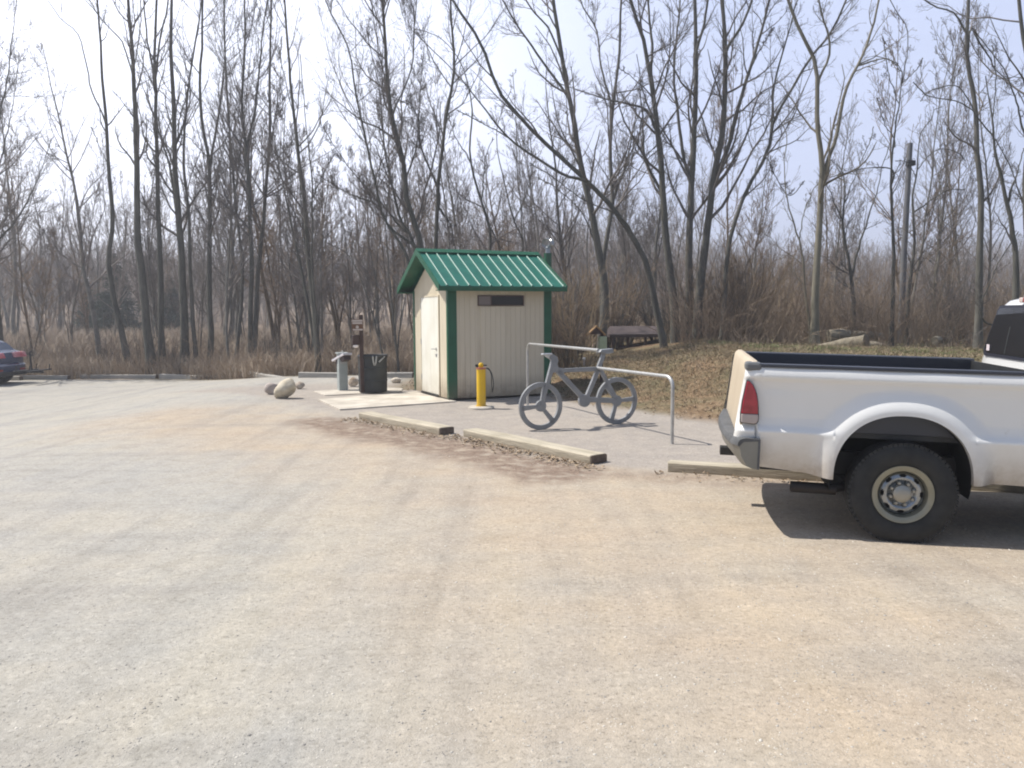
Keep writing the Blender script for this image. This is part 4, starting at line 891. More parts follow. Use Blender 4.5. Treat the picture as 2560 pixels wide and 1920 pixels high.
MB().box(-.18, .03, -.066, -.0625, zz(826), zz(822)).build('notice', pal, so_)
db = MB().box(-.195, -.043, -.10, .06, zz(862), zz(837)).build('dispenser_box', brn, ps, bevel=.02)
k = MB(); k.lathe([(0, -.055), (.03, -.045), (.038, 0), (.03, .045), (0, .055)], 14, axis=0, c=(-.125, -.06, zz(865))); k.build('paper_roll', mat('white_paper', (.85, .80, .78), .6), db, smooth=True)

# barrel
p = G(929, 984); bl = empty('trash_barrel', (p[0], p[1] + .2, .0), 0, label='black plastic trash barrel with a pair of U shaped loops on its side', cat='barrel')
bl.scale = (1.17, 1.17, 1.03)
bmt = mat('black_barrel', (.020, .023, .024), .55, col2=(.032, .036, .036), nscale=5)
hb = .80; m = MB(); m.lathe([(0, .02), (.245, .02), (.262, .04), (.266, .25), (.274, .26), (.274, .28), (.266, .29), (.266, .52), (.274, .53), (.274, .55), (.266, .56), (.266, hb - .03), (.274, hb - .02), (.274, hb), (.255, hb), (.25, hb - .06), (.24, .1), (0, .1)], 40)
m.build('barrel_body', bmt, bl, smooth='auto')
for dx2 in (-.018, .018):
    pts = [(math.sin(a) * .272, -math.cos(a) * .272 - .010, z) for a, z in [(.20 + dx2, hb), (.215 + dx2, hb - .07), (.25 + dx2, hb - .15), (.32 + dx2 * .2, hb - .19 + dx2), (.39 - dx2, hb - .15), (.43 - dx2, hb - .07), (.45 - dx2, hb)]]
    MB().tube(resample(pts, 16), .008, 7).build('loop', galv, bl, smooth=True)
pts = [(math.sin(a) * .275, -math.cos(a) * .275, z) for a, z in [(.62, hb - .13), (.85, hb - .07), (1.1, hb - .02)]]; MB().tube(pts, .016, 7).build('strap', galv, bl, smooth=True)
MB().lathe([(.262, hb + .002), (.268, hb + .012), (.276, hb + .002), (.278, hb - .05), (.276, hb - .05), (.262, hb - .002)], 40).build('bag_rim', black, bl, smooth=True)

# pump
p = (-.56, 14.47, 0.0); pu = empty('air_pump', p, 0, label='bright yellow bicycle air pump on a round concrete footing', cat='air pump')
MB().lathe([(0, -.02), (.235, -.02), (.235, .03), (.215, .05), (0, .05)], 30).build('footing', conc, pu, smooth='auto')
MB().lathe([(.0, .05), (.105, .05), (.105, .06), (.083, .062), (.083, .72), (0, .72)], 28).build('pump_body', yel, pu, smooth='auto')
MB().lathe([(0, .72), (.088, .72), (.088, .75), (0, .75)], 24).build('red_collar', mat('faded_red', (.45, .16, .10), .6), pu, smooth='auto')
MB().lathe([(0, .75), (.035, .75), (.045, .77), (.045, .81), (.03, .835), (0, .84)], 20).build('pump_cap', yel, pu, smooth='auto')
m = MB(); m.tube([(-.105, 0, .79), (.105, 0, .79)], .013, 8); m.lathe([(0, -.01), (.03, -.01), (.03, .01), (0, .01)], 14, axis=1, c=(-.07, -.05, .785)); m.build('handle', steel, pu, smooth='auto')
pts = [(.09, 0, .74), (.14, 0, .73), (.20, 0, .62), (.225, -.01, .45), (.215, -.01, .35), (.20, -.01, .30)]; MB().tube(resample(pts, 20), .008, 7).build('hose', black, pu, smooth=True)
pts = [(.09, .02, .735), (.15, .02, .70), (.185, .03, .60), (.19, .03, .45), (.20, .02, .33)]; MB().tube(resample(pts, 20), .007, 7).build('hose', black, pu, smooth=True)

# ------------------------------------------------------------------ bicycle shaped rack
fa = gnd(1351.8, 1074); fb = gnd(1541.6, 1060); ang = math.atan2(fb[1] - fa[1], fb[0] - fa[0])
bd = np.array([math.cos(ang), math.sin(ang), 0]); bn = np.array([-math.sin(ang), math.cos(ang), 0])
rk = empty('bike_rack', (fa[0], fa[1], 0), ang, label='grey steel bike rack shaped like a bicycle with two bent tube rails', cat='bike rack')
def z3(x, y):
    """a point seen on the rack, read on its upright plane in metres from the front wheel contact"""
    d = ray(1240 + x / 4.608, 780 + y / 4.608); t = ((fa - C0) @ bn) / (d @ bn); q = C0 + d * t; return float((q - fa) @ bd), float(q[2])
TH = .022
def bar(m, a, b_, w0, w1=None):
    w1 = w1 or w0; a = np.array(a); b_ = np.array(b_); d = unit(b_ - a); n = np.array([-d[1], d[0]])
    q = [a - n * w0 / 2, b_ - n * w1 / 2, b_ + n * w1 / 2, a + n * w0 / 2]; m.prism([(x, z) for x, z in q], -TH, TH, axis=1)
def disc(m, c, r, th=TH): m.lathe([(0, -th), (r, -th), (r, th), (0, th)], 30, axis=1, c=(c[0], 0, c[1]))
fw_ = z3(515, 1083); rw_ = z3(1390, 1022); RR_ = .365
for c, sp_ in ((fw_, ((562, 870), (300, 1112), (650, 1250))), (rw_, ((1290, 880), (1585, 1000), (1320, 1270)))):
    m = MB(); r = c[1] + .0 if abs(c[1] - RR_) < .04 else RR_
    m.lathe([(r - .070, -TH), (r, -TH), (r, TH), (r - .070, TH)], 72, axis=1, c=(c[0], 0, c[1]), closed=True)
    disc(m, c, .085, TH * 1.01)
    for s in sp_:
        e = np.array(z3(*s)); cc = np.array(c); d = unit(e - cc); bar(m, cc + d * .05, cc + d * (r - .04), .05, .075)
    m.build('wheel', rackp, rk, bevel=.003)
m = MB()
P_ = lambda x, y: z3(x, y)
TH = .025
m.prism([P_(600, 520), P_(640, 480), P_(700, 515), P_(712, 560), P_(700, 600), P_(715, 640), P_(790, 650), P_(1140, 632), P_(1215, 655), P_(1200, 690), P_(1120, 682), P_(780, 695), P_(760, 740), P_(690, 690), P_(640, 700), P_(622, 640), P_(632, 560)], -TH, TH, axis=1)
bar(m, P_(710, 680), P_(1010, 1000), .075)          # down tube
bar(m, P_(1178, 660), P_(1040, 990), .065)          # seat tube
bar(m, P_(1205, 670), P_(1390, 1010), .055)         # seat stay
bar(m, P_(1015, 1005), P_(1385, 1022), .08)         # chain stay
m.build('frame', rackp, rk, bevel=.003)
m = MB(); TH = .029; bar(m, P_(655, 590), P_(598, 790), .075, .06); bar(m, P_(598, 790), P_(520, 1075), .06, .05); m.build('fork', rackp, rk, bevel=.003)
m = MB(); disc(m, P_(1015, 1022), .095, .031); m.build('chainring', rackp, rk, bevel=.003)
m = MB(); TH = .023; bar(m, P_(1240, 480), P_(1175, 660), .06, .07); m.build('seat_post', rackp, rk, bevel=.003)
a = P_(1180, 455); b2 = P_(1330, 445); m = MB(); m.prism([(a[0] - .02, a[1] - .01), (a[0] + .02, a[1] + .03), (b2[0], b2[1] + .035), (b2[0] + .01, b2[1] - .03), (b2[0] - .1, b2[1] - .05)], -.06, .06, axis=1); m.build('saddle', rackp, rk, bevel=.012)
a = P_(590, 486); m = MB(); bar(m, P_(620, 520), P_(570, 492), .05); m.box(a[0] - .09, a[0] + .07, -.04, .04, a[1] - .014, a[1] + .014); m.build('handlebar', mat('bare_light_steel', (.55, .56, .56), .35, metal=.6), rk, bevel=.01)
def rail(name, W0, W1, zt_, first):
    """bent tube: post, bend, level run; world points"""
    W0 = np.array(W0, float); W1 = np.array(W1, float); d = unit(W1 - W0); r = .14
    pts = [(*W0, -.1), (*W0, .3), (*W0, zt_ - r * 1.4), (*W0, zt_ - r)]
    for a in np.linspace(0, PI / 2, 7)[1:]: pts.append((*(W0 + d * r * (1 - math.cos(a))), zt_ - r + r * math.sin(a)))
    pts += [(*(W0 + d * .5), zt_), (*W1, zt_)]
    pts = np.array(pts) - np.array([fa[0], fa[1], 0]); c, s = math.cos(-ang), math.sin(-ang)
    pts = [(x * c - y * s, x * s + y * c, z) for x, y, z in pts]; MB().tube(pts, .024, 14).build('rail', galv, rk, smooth='auto')
jx = fa + bd * P_(1170, 640)[0]
ha = G(1319, 1014); hb_ = G(1680, 1110)
jx1 = fa + bd * P_(1180, 440)[0]
rail('rail', ha[:2], jx1[:2], at_y(1494, 875.5, jx1[1])[2], 0)
rail('rail', hb_[:2], jx[:2], at_y(1489, 920, jx[1])[2], 1)

# ------------------------------------------------------------------ little things beyond the rack
wood = mat('raw_wood', (.36, .21, .09), .75, col2=(.45, .28, .13), nscale=8)
kx = at_y(1506, 850, 17.2); gz = float(T(kx[0], kx[1])); kt = float(at_y(1489, 813, 17.2)[2])
kk = empty('nest_box_post', (kx[0], kx[1], gz), .1, label='small post with a peaked raw wood roof and a pale green box beneath', cat='feeder')
MB().box(-.03, .03, .07, .12, -.05, kt - gz - .12).build('post', brn, kk)
m = MB(); cxx = -.145
for s2 in (-1, 1): m.prism([(cxx, kt - gz), (cxx + s2 * .195, kt - gz - .19), (cxx + s2 * .195, kt - gz - .225), (cxx, kt - gz - .035)], -.10, .12, axis=1)
m.build('gable_roof', wood, kk)
MB().prism([(cxx, kt - gz - .04), (cxx + .15, kt - gz - .19), (cxx - .15, kt - gz - .19)], -.07, .10, axis=1).build('gable_board', brn, kk)
MB().box(-.085, .085, -.09, .06, kt - gz - .54, kt - gz - .24).build('pale_box', mat('pale_green_box', (.40, .44, .32), .6, col2=(.30, .36, .22), nscale=6), kk, bevel=.02)
g = G(1460, 914); mk = empty('marker_post', g, 0, label='tiny white marker post with a round head beyond the bike rack frame', cat='marker')
MB().tube([(0, 0, -.05), (0, 0, .13)], .022, 8).build('stake', pal, mk); m = MB(); m.lathe([(0, .13), (.03, .14), (.042, .17), (.03, .20), (0, .21)], 12); m.build('head', mat('white_reflector', (.8, .78, .76), .5), mk, smooth=True)
# low dark roofed shelter
Yk = 26.5; a = at_y(1516, 834, Yk); b2 = at_y(1648, 838, Yk); top = at_y(1580, 815, Yk)[2]; gz = float(T(b2[0] - 1, Yk))
sh_ = empty('picnic_shelter', ((a[0] + b2[0]) / 2, Yk, gz), .0, label='low dark brown hipped shelter between trunks right of the peaked nest box', cat='shelter')
hw = (b2[0] - a[0]) / 2; ez = a[2] - gz; tz = top - gz; m = MB()
m.add([(-hw, -.9, ez), (hw, -.9, ez), (hw, .9, ez), (-hw, .9, ez), (-hw * .86, 0, tz), (hw * .86, 0, tz), (-hw, -.9, ez - .1), (hw, -.9, ez - .1), (hw, .9, ez - .1), (-hw, .9, ez - .1)],
      [(0, 1, 5, 4), (1, 2, 5), (2, 3, 4, 5), (3, 0, 4), (0, 1, 7, 6), (1, 2, 8, 7), (2, 3, 9, 8), (3, 0, 6, 9), (6, 7, 8, 9)])
m.build('roof', mat('dark_shingles', (.055, .042, .042), .85, col2=(.08, .06, .06), nscale=3), sh_)
for x in (-hw + .12, -hw * .3, hw * .35, hw - .12): MB().box(x - .035, x + .035, -.75, -.67, -.3, ez - .1).build('post', brn, sh_)
for x in (-hw + .12, hw - .12): MB().box(x - .035, x + .035, .67, .75, -.3, ez - .1).build('post', brn, sh_)
MB().box(-hw + .3, hw - .3, -.73, -.69, ez - .42, ez - .36).build('railing', brn, sh_)
# logs
logm = mat('dead_log', (.15, .13, .095), .9, col2=(.27, .235, .175), nscale=6, stretch=(.4, 2, 2), bump=.6, bscale=20); loge = mat('log_end', (.15, .115, .08), .9)
def log_(pa, pb, Ya, Yb, r0, r1, label):
    a = at_y(*pa, Ya); b_ = at_y(*pb, Yb); o = empty('fallen_log', tuple(a), 0, label=label, cat='log', group='fallen logs on the bank')
    pts = resample([(0, 0, 0), tuple((b_ - a) * .5 + np.array([0, 0, .02])), tuple(b_ - a)], 14); rr = np.linspace(r0, r1, 14) * (1 + .05 * np.sin(np.arange(14)))
    MB().tube(pts, rr, 12, cap=True).build('log_bark', logm, o, smooth='auto')
    d = unit(pts[-1] - pts[-2]); MB().tube([pts[-1], pts[-1] + d * .012], r1 * .82, 12).build('cut_end', loge, o)
log_((2040, 872), (2166, 853), 20.6, 19.6, .09, .17, 'large grey fallen log with its cut end showing at the right')
log_((1965, 879), (2075, 868), 20.8, 21.2, .04, .07, 'thin pale log low in the grass left of the large one')
log_((2072, 840), (2122, 838), 21.8, 21.8, .17, .15, 'short thick log lying behind the large one at the left')
log_((2128, 838), (2205, 842), 22.0, 22.3, .12, .10, 'pale log behind the cut end of the large one')
log_((2165, 862), (2203, 866), 20.4, 20.3, .10, .08, 'stubby log to the right of the cut end')
log_((2336, 852), (2348, 850), 21.0, 21.3, .10, .10, 'dark round log end alone in the brush at the right')
# cut pole
pb_ = at_y(2250, 866, 25); pz = float(T(pb_[0], 25)); tp = at_y(2256, 358, 25)[2]
po = empty('wooden_pole', (pb_[0], 25, pz), 0, label='straight grey wooden pole with a flat cut top between two crooked trees', cat='pole')
MB().tube([(0, 0, -.1), (.02, 0, 3), (.07, 0, float(tp) - pz)], [.10, .09, .08], 14).build('pole', mat('pole_wood', (.13, .135, .15), .85, col2=(.19, .19, .20), nscale=5, stretch=(1, 1, .2)), po, smooth='auto')
m = MB(); zc = float(at_y(2255, 408, 25)[2]) - pz; m.box(-.05, .19, -.16, .0, zc - .09, zc + .06); m.build('bracket', steel, po)

# ------------------------------------------------------------------ pickup truck
t_ = math.radians(12.4); a_ = math.radians(1.45)
d_ = np.array([math.cos(t_) * math.cos(a_), -math.sin(t_) * math.cos(a_), -math.sin(a_)]); m_ = np.array([math.sin(t_), math.cos(t_), 0]); u_ = np.cross(d_, m_)
hubw = C0 + ray(2258, 1237) * 6.0; org = hubw - u_ * .369
tk = empty('pickup_truck', label='white full size pickup with tan tailgate and black bed, rear end toward the hut', cat='pickup truck')
tk.matrix_world = Matrix(((d_[0], m_[0], u_[0], org[0]), (d_[1], m_[1], u_[1], org[1]), (d_[2], m_[2], u_[2], org[2]), (0, 0, 0, 1)))
wp = bpy.data.materials.new('white_truck_paint'); wp.use_nodes = True; nt = wp.node_tree; N = nt.nodes; Lk = nt.links; b = N['Principled BSDF']
b.inputs['Roughness'].default_value = .26; b.inputs['Coat Weight'].default_value = .8; b.inputs['Coat Roughness'].default_value = .12
tc_ = N.new('ShaderNodeTexCoord'); sx_ = N.new('ShaderNodeSeparateXYZ'); Lk.new(tc_.outputs['Object'], sx_.inputs[0])
mr = N.new('ShaderNodeMapRange'); mr.inputs['From Min'].default_value = .80; mr.inputs['From Max'].default_value = .44; Lk.new(sx_.outputs['Z'], mr.inputs['Value'])
nz = N.new('ShaderNodeTexNoise'); nz.inputs['Scale'].default_value = 6; nz.inputs['Detail'].default_value = 8; nz.inputs['Roughness'].default_value = .7; Lk.new(tc_.outputs['Object'], nz.inputs['Vector'])
mm_ = N.new('ShaderNodeMath'); mm_.operation = 'MULTIPLY'; Lk.new(mr.outputs[0], mm_.inputs[0]); Lk.new(nz.outputs['Fac'], mm_.inputs[1])
m2 = N.new('ShaderNodeMath'); m2.operation = 'MULTIPLY'; m2.inputs[1].default_value = 1.25; m2.use_clamp = True; Lk.new(mm_.outputs[0], m2.inputs[0])
# old scuffs
nz2 = N.new('ShaderNodeTexNoise'); nz2.inputs['Scale'].default_value = 3.1; nz2.inputs['Detail'].default_value = 9; nz2.inputs['Roughness'].default_value = .8; Lk.new(tc_.outputs['Object'], nz2.inputs['Vector'])
rr_ = N.new('ShaderNodeValToRGB'); rr_.color_ramp.elements[0].position = .63; rr_.color_ramp.elements[1].position = .69; rr_.color_ramp.elements[1].color = (.35,) * 3 + (1,); Lk.new(nz2.outputs['Fac'], rr_.inputs['Fac'])
ad = N.new('ShaderNodeMath'); ad.operation = 'MAXIMUM'; Lk.new(m2.outputs[0], ad.inputs[0]); Lk.new(rr_.outputs['Color'], ad.inputs[1])
mx_ = N.new('ShaderNodeMix'); mx_.data_type = 'RGBA'; mx_.inputs['A'].default_value = (.76, .765, .755, 1); mx_.inputs['B'].default_value = (.26, .19, .12, 1)
Lk.new(ad.outputs[0], mx_.inputs['Factor']); Lk.new(mx_.outputs['Result'], b.inputs['Base Color'])
S0, S1 = -1.19, 1.015; ARC = (-.02, .475, .485, .49); TOP = 1.295
def rho(s, h): 
    hx_ = np.maximum(h - ARC[1], 0); return ((np.abs(s - ARC[0]) / ARC[2]) ** 2.2 + (hx_ / ARC[3]) ** 2.2) ** (1 / 2.2)
ph = [.40, .46, .50, .62, .72, .780, .800, .812, .84, .90, 1.0, 1.12, 1.185, 1.205, 1.215, 1.235, 1.27, 1.285, 1.30]
pv = [.15, .12, .10, .055, .024, .004, .0, .020, .042, .050, .048, .040, .026, .006, .0, .002, .012, .022, .040]
hs_ = np.linspace(.4, 1.3, 181); pvs = np.interp(hs_, ph, pv); pvs = np.convolve(np.pad(pvs, 2, mode='edge'), np.ones(5) / 5, 'valid')
def inset(s, h, dents=True):
    y = np.interp(h, hs_, pvs); k = 1 - ss(1.05, 1.42, rho(s, h)); y = y * (1 - k) - .024 * k
    e = np.clip((S0 + .10 - s) / .10, 0, 1); y = y + .075 * (1 - np.sqrt(np.maximum(0, 1 - e ** 2)))
    if dents: y = y + .006 * np.exp(-(((s + .95) / .10) ** 2 + ((h - 1.14) / .05) ** 2)) + .007 * np.exp(-(((s + .85) / .2) ** 2 + ((h - .77) / .03) ** 2)) + .0012 * np.sin(s * 9 + h * 7)
    return y
def bedside(sign, y0):
    cols = np.unique(np.concatenate([np.linspace(S0, S0 + .12, 14), np.linspace(S0 + .12, ARC[0] - ARC[2], 26), ARC[0] - ARC[2] * np.cos(np.linspace(0, PI, 70)), np.linspace(ARC[0] + ARC[2], S1, 24)]))
    nr_ = 70; V = []
    for s in cols:
        bot = np.interp(s, [-1.19, -1.062, -1.058, -.52, .45, .5, 1.1], [.735, .735, .505, .455, .47, .47, .462])
        q_ = abs(s - ARC[0]) / ARC[2]
        if q_ < 1: bot = max(ARC[1] + ARC[3] * (1 - q_ ** 2.2) ** (1 / 2.2), .455)
        hh_ = np.linspace(bot, TOP, nr_); yy = inset(s, hh_); e = max(0, min(1, (-.95 - s) / .24))
        for h_, y_ in zip(hh_, yy): V.append((s - e * .05 * (1.27 - h_) / .4 + e * .015, y0 + sign * y_, h_))
    n = len(cols); f = [(i * nr_ + j, (i + 1) * nr_ + j, (i + 1) * nr_ + j + 1, i * nr_ + j + 1) for i in range(n - 1) for j in range(nr_ - 1)]
    m = MB(); m.add(V, f); return m, cols
for sign, y0 in ((1, 0), (-1, 2.0)):
    m, cols = bedside(sign, y0); o = m.build('bed_side', wp, tk, smooth=True)
    # inner wheel well lining and arch lip
    lip = MB(); V = []
    aa = np.linspace(0, PI, 60)
    for a in aa:
        cx_ = ARC[0] - ARC[2] * np.sign(math.cos(a)) * abs(math.cos(a)) ** (2 / 2.2); cz_ = ARC[1] + ARC[3] * abs(math.sin(a)) ** (2 / 2.2)
        yo = float(inset(cx_, cz_, False)); V += [(cx_, y0 + sign * yo, cz_), (cx_, y0 + sign * (yo + .05), cz_ - .004)]
    lip.add(V, [(2 * i, 2 * i + 1, 2 * i + 3, 2 * i + 2) for i in range(59)]); lip.build('arch_lip', wp, o, smooth=True)
    lin = MB(); V = []
    for a in np.linspace(-.25, PI + .25, 50):
        V += [(ARC[0] - (ARC[2] + .015) * math.cos(a), y0 + sign * .06, ARC[1] + (ARC[3] + .01) * math.sin(a)), (ARC[0] - (ARC[2] + .015) * math.cos(a), y0 + sign * .5, ARC[1] + (ARC[3] + .01) * math.sin(a))]
    lin.add(V, [(2 * i, 2 * i + 1, 2 * i + 3, 2 * i + 2) for i in range(49)]); lin.box(-.6, .6, *sorted((y0 + sign * .5, y0 + sign * .52)), .4, 1.0); lin.build('wheel_well', mat('wheel_well_black', (.008, .008, .008), .95), o)  # lining in one even near-black colour
    # rail cap
    cap = MB(); y_a, y_b = sorted((y0 + sign * .012, y0 + sign * .125)); cap.box(-1.12, S1, y_a, y_b, TOP - .004, TOP + .022)
    y_a, y_b = sorted((y0 + sign * .125, y0 + sign * .14)); cap.box(-1.12, S1 - .001, y_a, y_b, .80, TOP + .018); cap.build('rail_cap', mat('rail_plastic', (.035, .04, .055), .38, spec=.6), tk, bevel=.006)
    ec = MB(); y_a, y_b = sorted((y0 + sign * .004, y0 + sign * .16)); ec.box(-1.18, -1.06, y_a, y_b, TOP - .035, TOP + .032); (ec.build('rail_end_cap', mat('grey_plastic', (.13, .135, .14), .5), tk, bevel=.02) if sign == 1 else None)
bx_ = MB(); bx_.box(-1.08, S1, .141, 1.859, .76, .80); bx_.box(S1 - .03, S1, .141, 1.859, .80, TOP)
for k in range(16): bx_.box(-1.05, S1 - .05, .2 + k * .1, .25 + k * .1, .80, .812)
for y0, y1 in ((.141, .42), (1.58, 1.859)): bx_.box(-.5, .46, y0, y1, .812, 1.02)
bx_.build('bed_liner', black, tk)
# front bulkhead paint, bed front
MB().box(S1 + .002, S1 + .02, .05, 1.95, .5, 1.29).build('bed_front_panel', wp, tk)
# tailgate: tan outer skin with rounded top
prof = [(-1.205, .66), (-1.213, .72), (-1.205, .86), (-1.170, 1.20), (-1.160, 1.28), (-1.145, 1.315), (-1.12, 1.335), (-1.09, 1.335), (-1.07, 1.31), (-1.085, .66)]
m = MB(); V = []; ys = [.055, .075, .12, 1.0, 1.93, 1.97, 1.995]; sc_ = [.86, .97, 1, 1, 1, .97, .86]
cx_, cz_ = -1.14, 1.0
for y, k in zip(ys, sc_):
    for (s, h) in prof: V.append((cx_ + (s - cx_) * k, y, cz_ + (h - cz_) * (1 - (1 - k) * .15)))
n = len(prof); f = [(i * n + j, i * n + (j + 1) % n, (i + 1) * n + (j + 1) % n, (i + 1) * n + j) for i in range(len(ys) - 1) for j in range(n)] + [tuple(range(n)), tuple((len(ys) - 1) * n + j for j in range(n))]
m.add(V, f); tg = m.build('tailgate', mat('tan_tailgate', (.50, .425, .32), .6, col2=(.46, .385, .285), nscale=3), tk, smooth='auto')
# bumper
bp_ = [(-1.055, .735), (-1.18, .738), (-1.225, .725), (-1.238, .70), (-1.236, .685), (-1.225, .655), (-1.215, .60), (-1.16, .520), (-1.10, .503), (-1.056, .50), (-1.050, .60)]
def loft(pr, js, ys, shift):
    V = []
    for y in ys:
        t = (y - 1.0) / 1.03; c = shift(t)
        for (s, h) in pr: w__ = np.clip((-1.06 - s) / .14, 0, 1); V.append((s - c * w__, y, h))
    return V
ys = np.concatenate([[-.030, -.022, .0, .06], np.linspace(.15, 1.85, 14), [1.94, 2.0, 2.022, 2.03]])
def shf(t): return .075 * (1 - abs(t) ** 2.2) - .03 * ss(.93, 1.0, abs(t))
for nm, pr, mt in (('bumper', bp_, mat('dull_chrome', (.20, .20, .185), .42, metal=.6, col2=(.26, .26, .24), nscale=3)),):
    n = len(pr); V = loft(pr, 0, ys, shf); f = [(i * n + j, i * n + (j + 1) % n, (i + 1) * n + (j + 1) % n, (i + 1) * n + j) for i in range(len(ys) - 1) for j in range(n)] + [tuple(range(n)), tuple((len(ys) - 1) * n + j for j in range(n))]
    m = MB(); m.add(V, f); bmp = m.build(nm, mt, tk, smooth='auto')
pad = [(-1.058, .737), (-1.18, .741), (-1.228, .728), (-1.243, .70), (-1.243, .678), (-1.235, .672), (-1.2, .71), (-1.06, .72)]
n = len(pad); V = loft(pad, 0, ys * 1.004 - .004, shf); f = [(i * n + j, i * n + (j + 1) % n, (i + 1) * n + (j + 1) % n, (i + 1) * n + j) for i in range(len(ys) - 1) for j in range(n)] + [tuple(range(n)), tuple((len(ys) - 1) * n + j for j in range(n))]
m = MB(); m.add(V, f); m.box(-1.062, -1.045, -.034, .03, .50, .735); m.build('step_pad', mat('grey_step_pad', (.07, .073, .076), .6, col2=(.11, .113, .118), nscale=9), bmp, smooth='auto')
MB().box(-1.30, -1.0, .94, 1.06, .43, .50).build('hitch_receiver', steel, tk, bevel=.005)
# tail lamps
tlp = [(-1.163, 1.182), (-1.14, 1.172), (-1.119, 1.15), (-1.10, 1.115), (-1.088, 1.078), (-1.077, 1.02), (-1.072, .967), (-1.068, .90), (-1.070, .875), (-1.08, .857), (-1.096, .850), (-1.195, .858), (-1.196, .93), (-1.188, 1.02)]
for sign, y0 in ((1, 0), (-1, 2.0)):
    g0 = [( -1.13 + (s + 1.13) * 1.10, 1.01 + (h - 1.01) * 1.04) for s, h in tlp]
    y_a, y_b = sorted((y0 + sign * .008, y0 + sign * .07)); ga = MB().prism(g0, y_a, y_b, axis=1).build('tail_lamp', black, tk, bevel=.004)
    hi = [q for q in tlp if q[1] > .93] ; hi = [(-1.0695, .93)] + [(-1.192, .93)] + [(-1.188, 1.02)] + [q for q in tlp[:7]]
    hi = [tlp[0]] + tlp[1:7] + [(-1.0702, .928), (-1.197, .928), (-1.188, 1.02)]
    lo_ = [(-1.0702, .926), (-1.068, .90), (-1.070, .875), (-1.08, .857), (-1.096, .850), (-1.195, .858), (-1.197, .926)]
    y_a, y_b = sorted((y0 - sign * .006, y0 + sign * .06))
    MB().prism(hi, y_a, y_b, axis=1).build('red_lens', mat('red_lens', (.26, .006, .018), .18, spec=.6, coat=.4, col2=(.40, .015, .035), nscale=14), ga, bevel=.008)
    MB().prism(lo_, y_a, y_b, axis=1).build('clear_lens', mat('clear_lens', (.42, .36, .34), .2, spec=.6), ga, bevel=.008)
# wheels
tyr = mat('tyre_rubber', (.017, .018, .018), .8, col2=(.030, .030, .029), nscale=10); rimm = mat('steel_wheel_face', (.24, .26, .28), .24, metal=.9, col2=(.36, .38, .40), nscale=6)
ring = mat('tan_wheel_flange', (.24, .235, .18), .42, metal=.5, col2=(.31, .30, .24), nscale=4)
RT = .386; RI = .207
def wheel(cx, cy, cz, sg):
    """axis along local y, outer face toward -y*sg"""
    o_ = lambda y: cy + sg * y
    w0 = MB(); pr = [(RI - .002, .03), (RI + .013, .008), (RI + .010, .0), (RI - .008, .002), (RI - .030, .012), (RI - .036, .05), (RI - .040, .07)]
    w0.lathe([(r, o_(y)) for r, y in pr], 56, axis=1, c=(cx, 0, cz)); wo_ = w0.build('wheel', ring, tk, smooth='auto')
    t = MB(); tp_ = [(RI - .004, .03), (RI + .012, .010), (RI + .05, -.006), (RI + .095, -.012), (RI + .135, -.004), (RT - .022, .010), (RT - .008, .022), (RT, .045)]
    for y in (.075, .080, .105, .110, .15, .155, .185, .190): tp_.append((RT - (.010 if (int(round(y * 1000)) % 2 == 0 and y in (.080, .110, .190)) else 0), y))
    tp_ += [(RT, .225), (RT - .02, .25), (RI + .06, .27), (RI, .24)]
    t.lathe([(r, o_(y)) for r, y in tp_], 80, axis=1, c=(cx, 0, cz))
    for k in range(64):
        a = k * 2 * PI / 64; Mk = Matrix.Translation((cx, 0, cz)) @ Matrix.Rotation(a, 4, 'Y')
        y0, y1 = sorted((o_(.012), o_(.055))); t.box(RT - .035, RT + .0015, y0, y1, -.0135, .0135, M=Mk)
    t.build('tyre', tyr, wo_, smooth='auto')
    # dished face with eight hand holes
    f_ = MB(); nseg = 96; rads = [.168, .160, .150, .142, .134, .126, .118, .110, .100, .088, .072, .060]; dep = [.070, .058, .050, .046, .043, .041, .040, .041, .046, .056, .060, .060]; V = []
    for i in range(nseg):
        a = 2 * PI * i / nseg
        for r, dd_ in zip(rads, dep): V.append((cx + r * math.cos(a), o_(dd_), cz + r * math.sin(a)))
    fs = []
    for i in range(nseg):
        for j in range(len(rads) - 1):
            am = 2 * PI * (i + .5) / nseg; rm_ = (rads[j] + rads[j + 1]) / 2; ka = round(am / (PI / 4)) * PI / 4
            if ((am - ka) * .137 / .024) ** 2 + ((rm_ - .139) / .016) ** 2 < 1: continue
            n_ = len(rads); fs.append((i * n_ + j, ((i + 1) % nseg) * n_ + j, ((i + 1) % nseg) * n_ + j + 1, i * n_ + j + 1))
    f_.add(V, fs); f_.build('wheel_face', rimm, wo_, smooth=True)
    b_ = MB(); b_.lathe([(0, o_(.09)), (.168, o_(.09)), (.168, o_(.20)), (0, o_(.2))], 30, axis=1, c=(cx, 0, cz)); b_.build('brake_drum', steel, wo_)
    h_ = MB(); h_.lathe([(.070, o_(.058)), (.066, o_(.020)), (.050, o_(.006)), (.03, o_(.001)), (0, o_(0))], 32, axis=1, c=(cx, 0, cz))
    for k in range(8):
        a = k * PI / 4 + .3; h_.lathe([(.0135, o_(.06)), (.0135, o_(.028)), (.009, o_(.022)), (0, o_(.022))], 10, axis=1, c=(cx + .083 * math.cos(a), 0, cz + .083 * math.sin(a)))
    h_.build('hub_cap', mat('hub_cap_metal', (.36, .35, .31), .42, metal=.6), wo_, smooth='auto')
wheel(0, .0, .369, 1); wheel(0, 2.0, .369, -1); wheel(3.55, .02, .369 + .093, 1); wheel(3.55, 1.98, .369 + .093, -1)
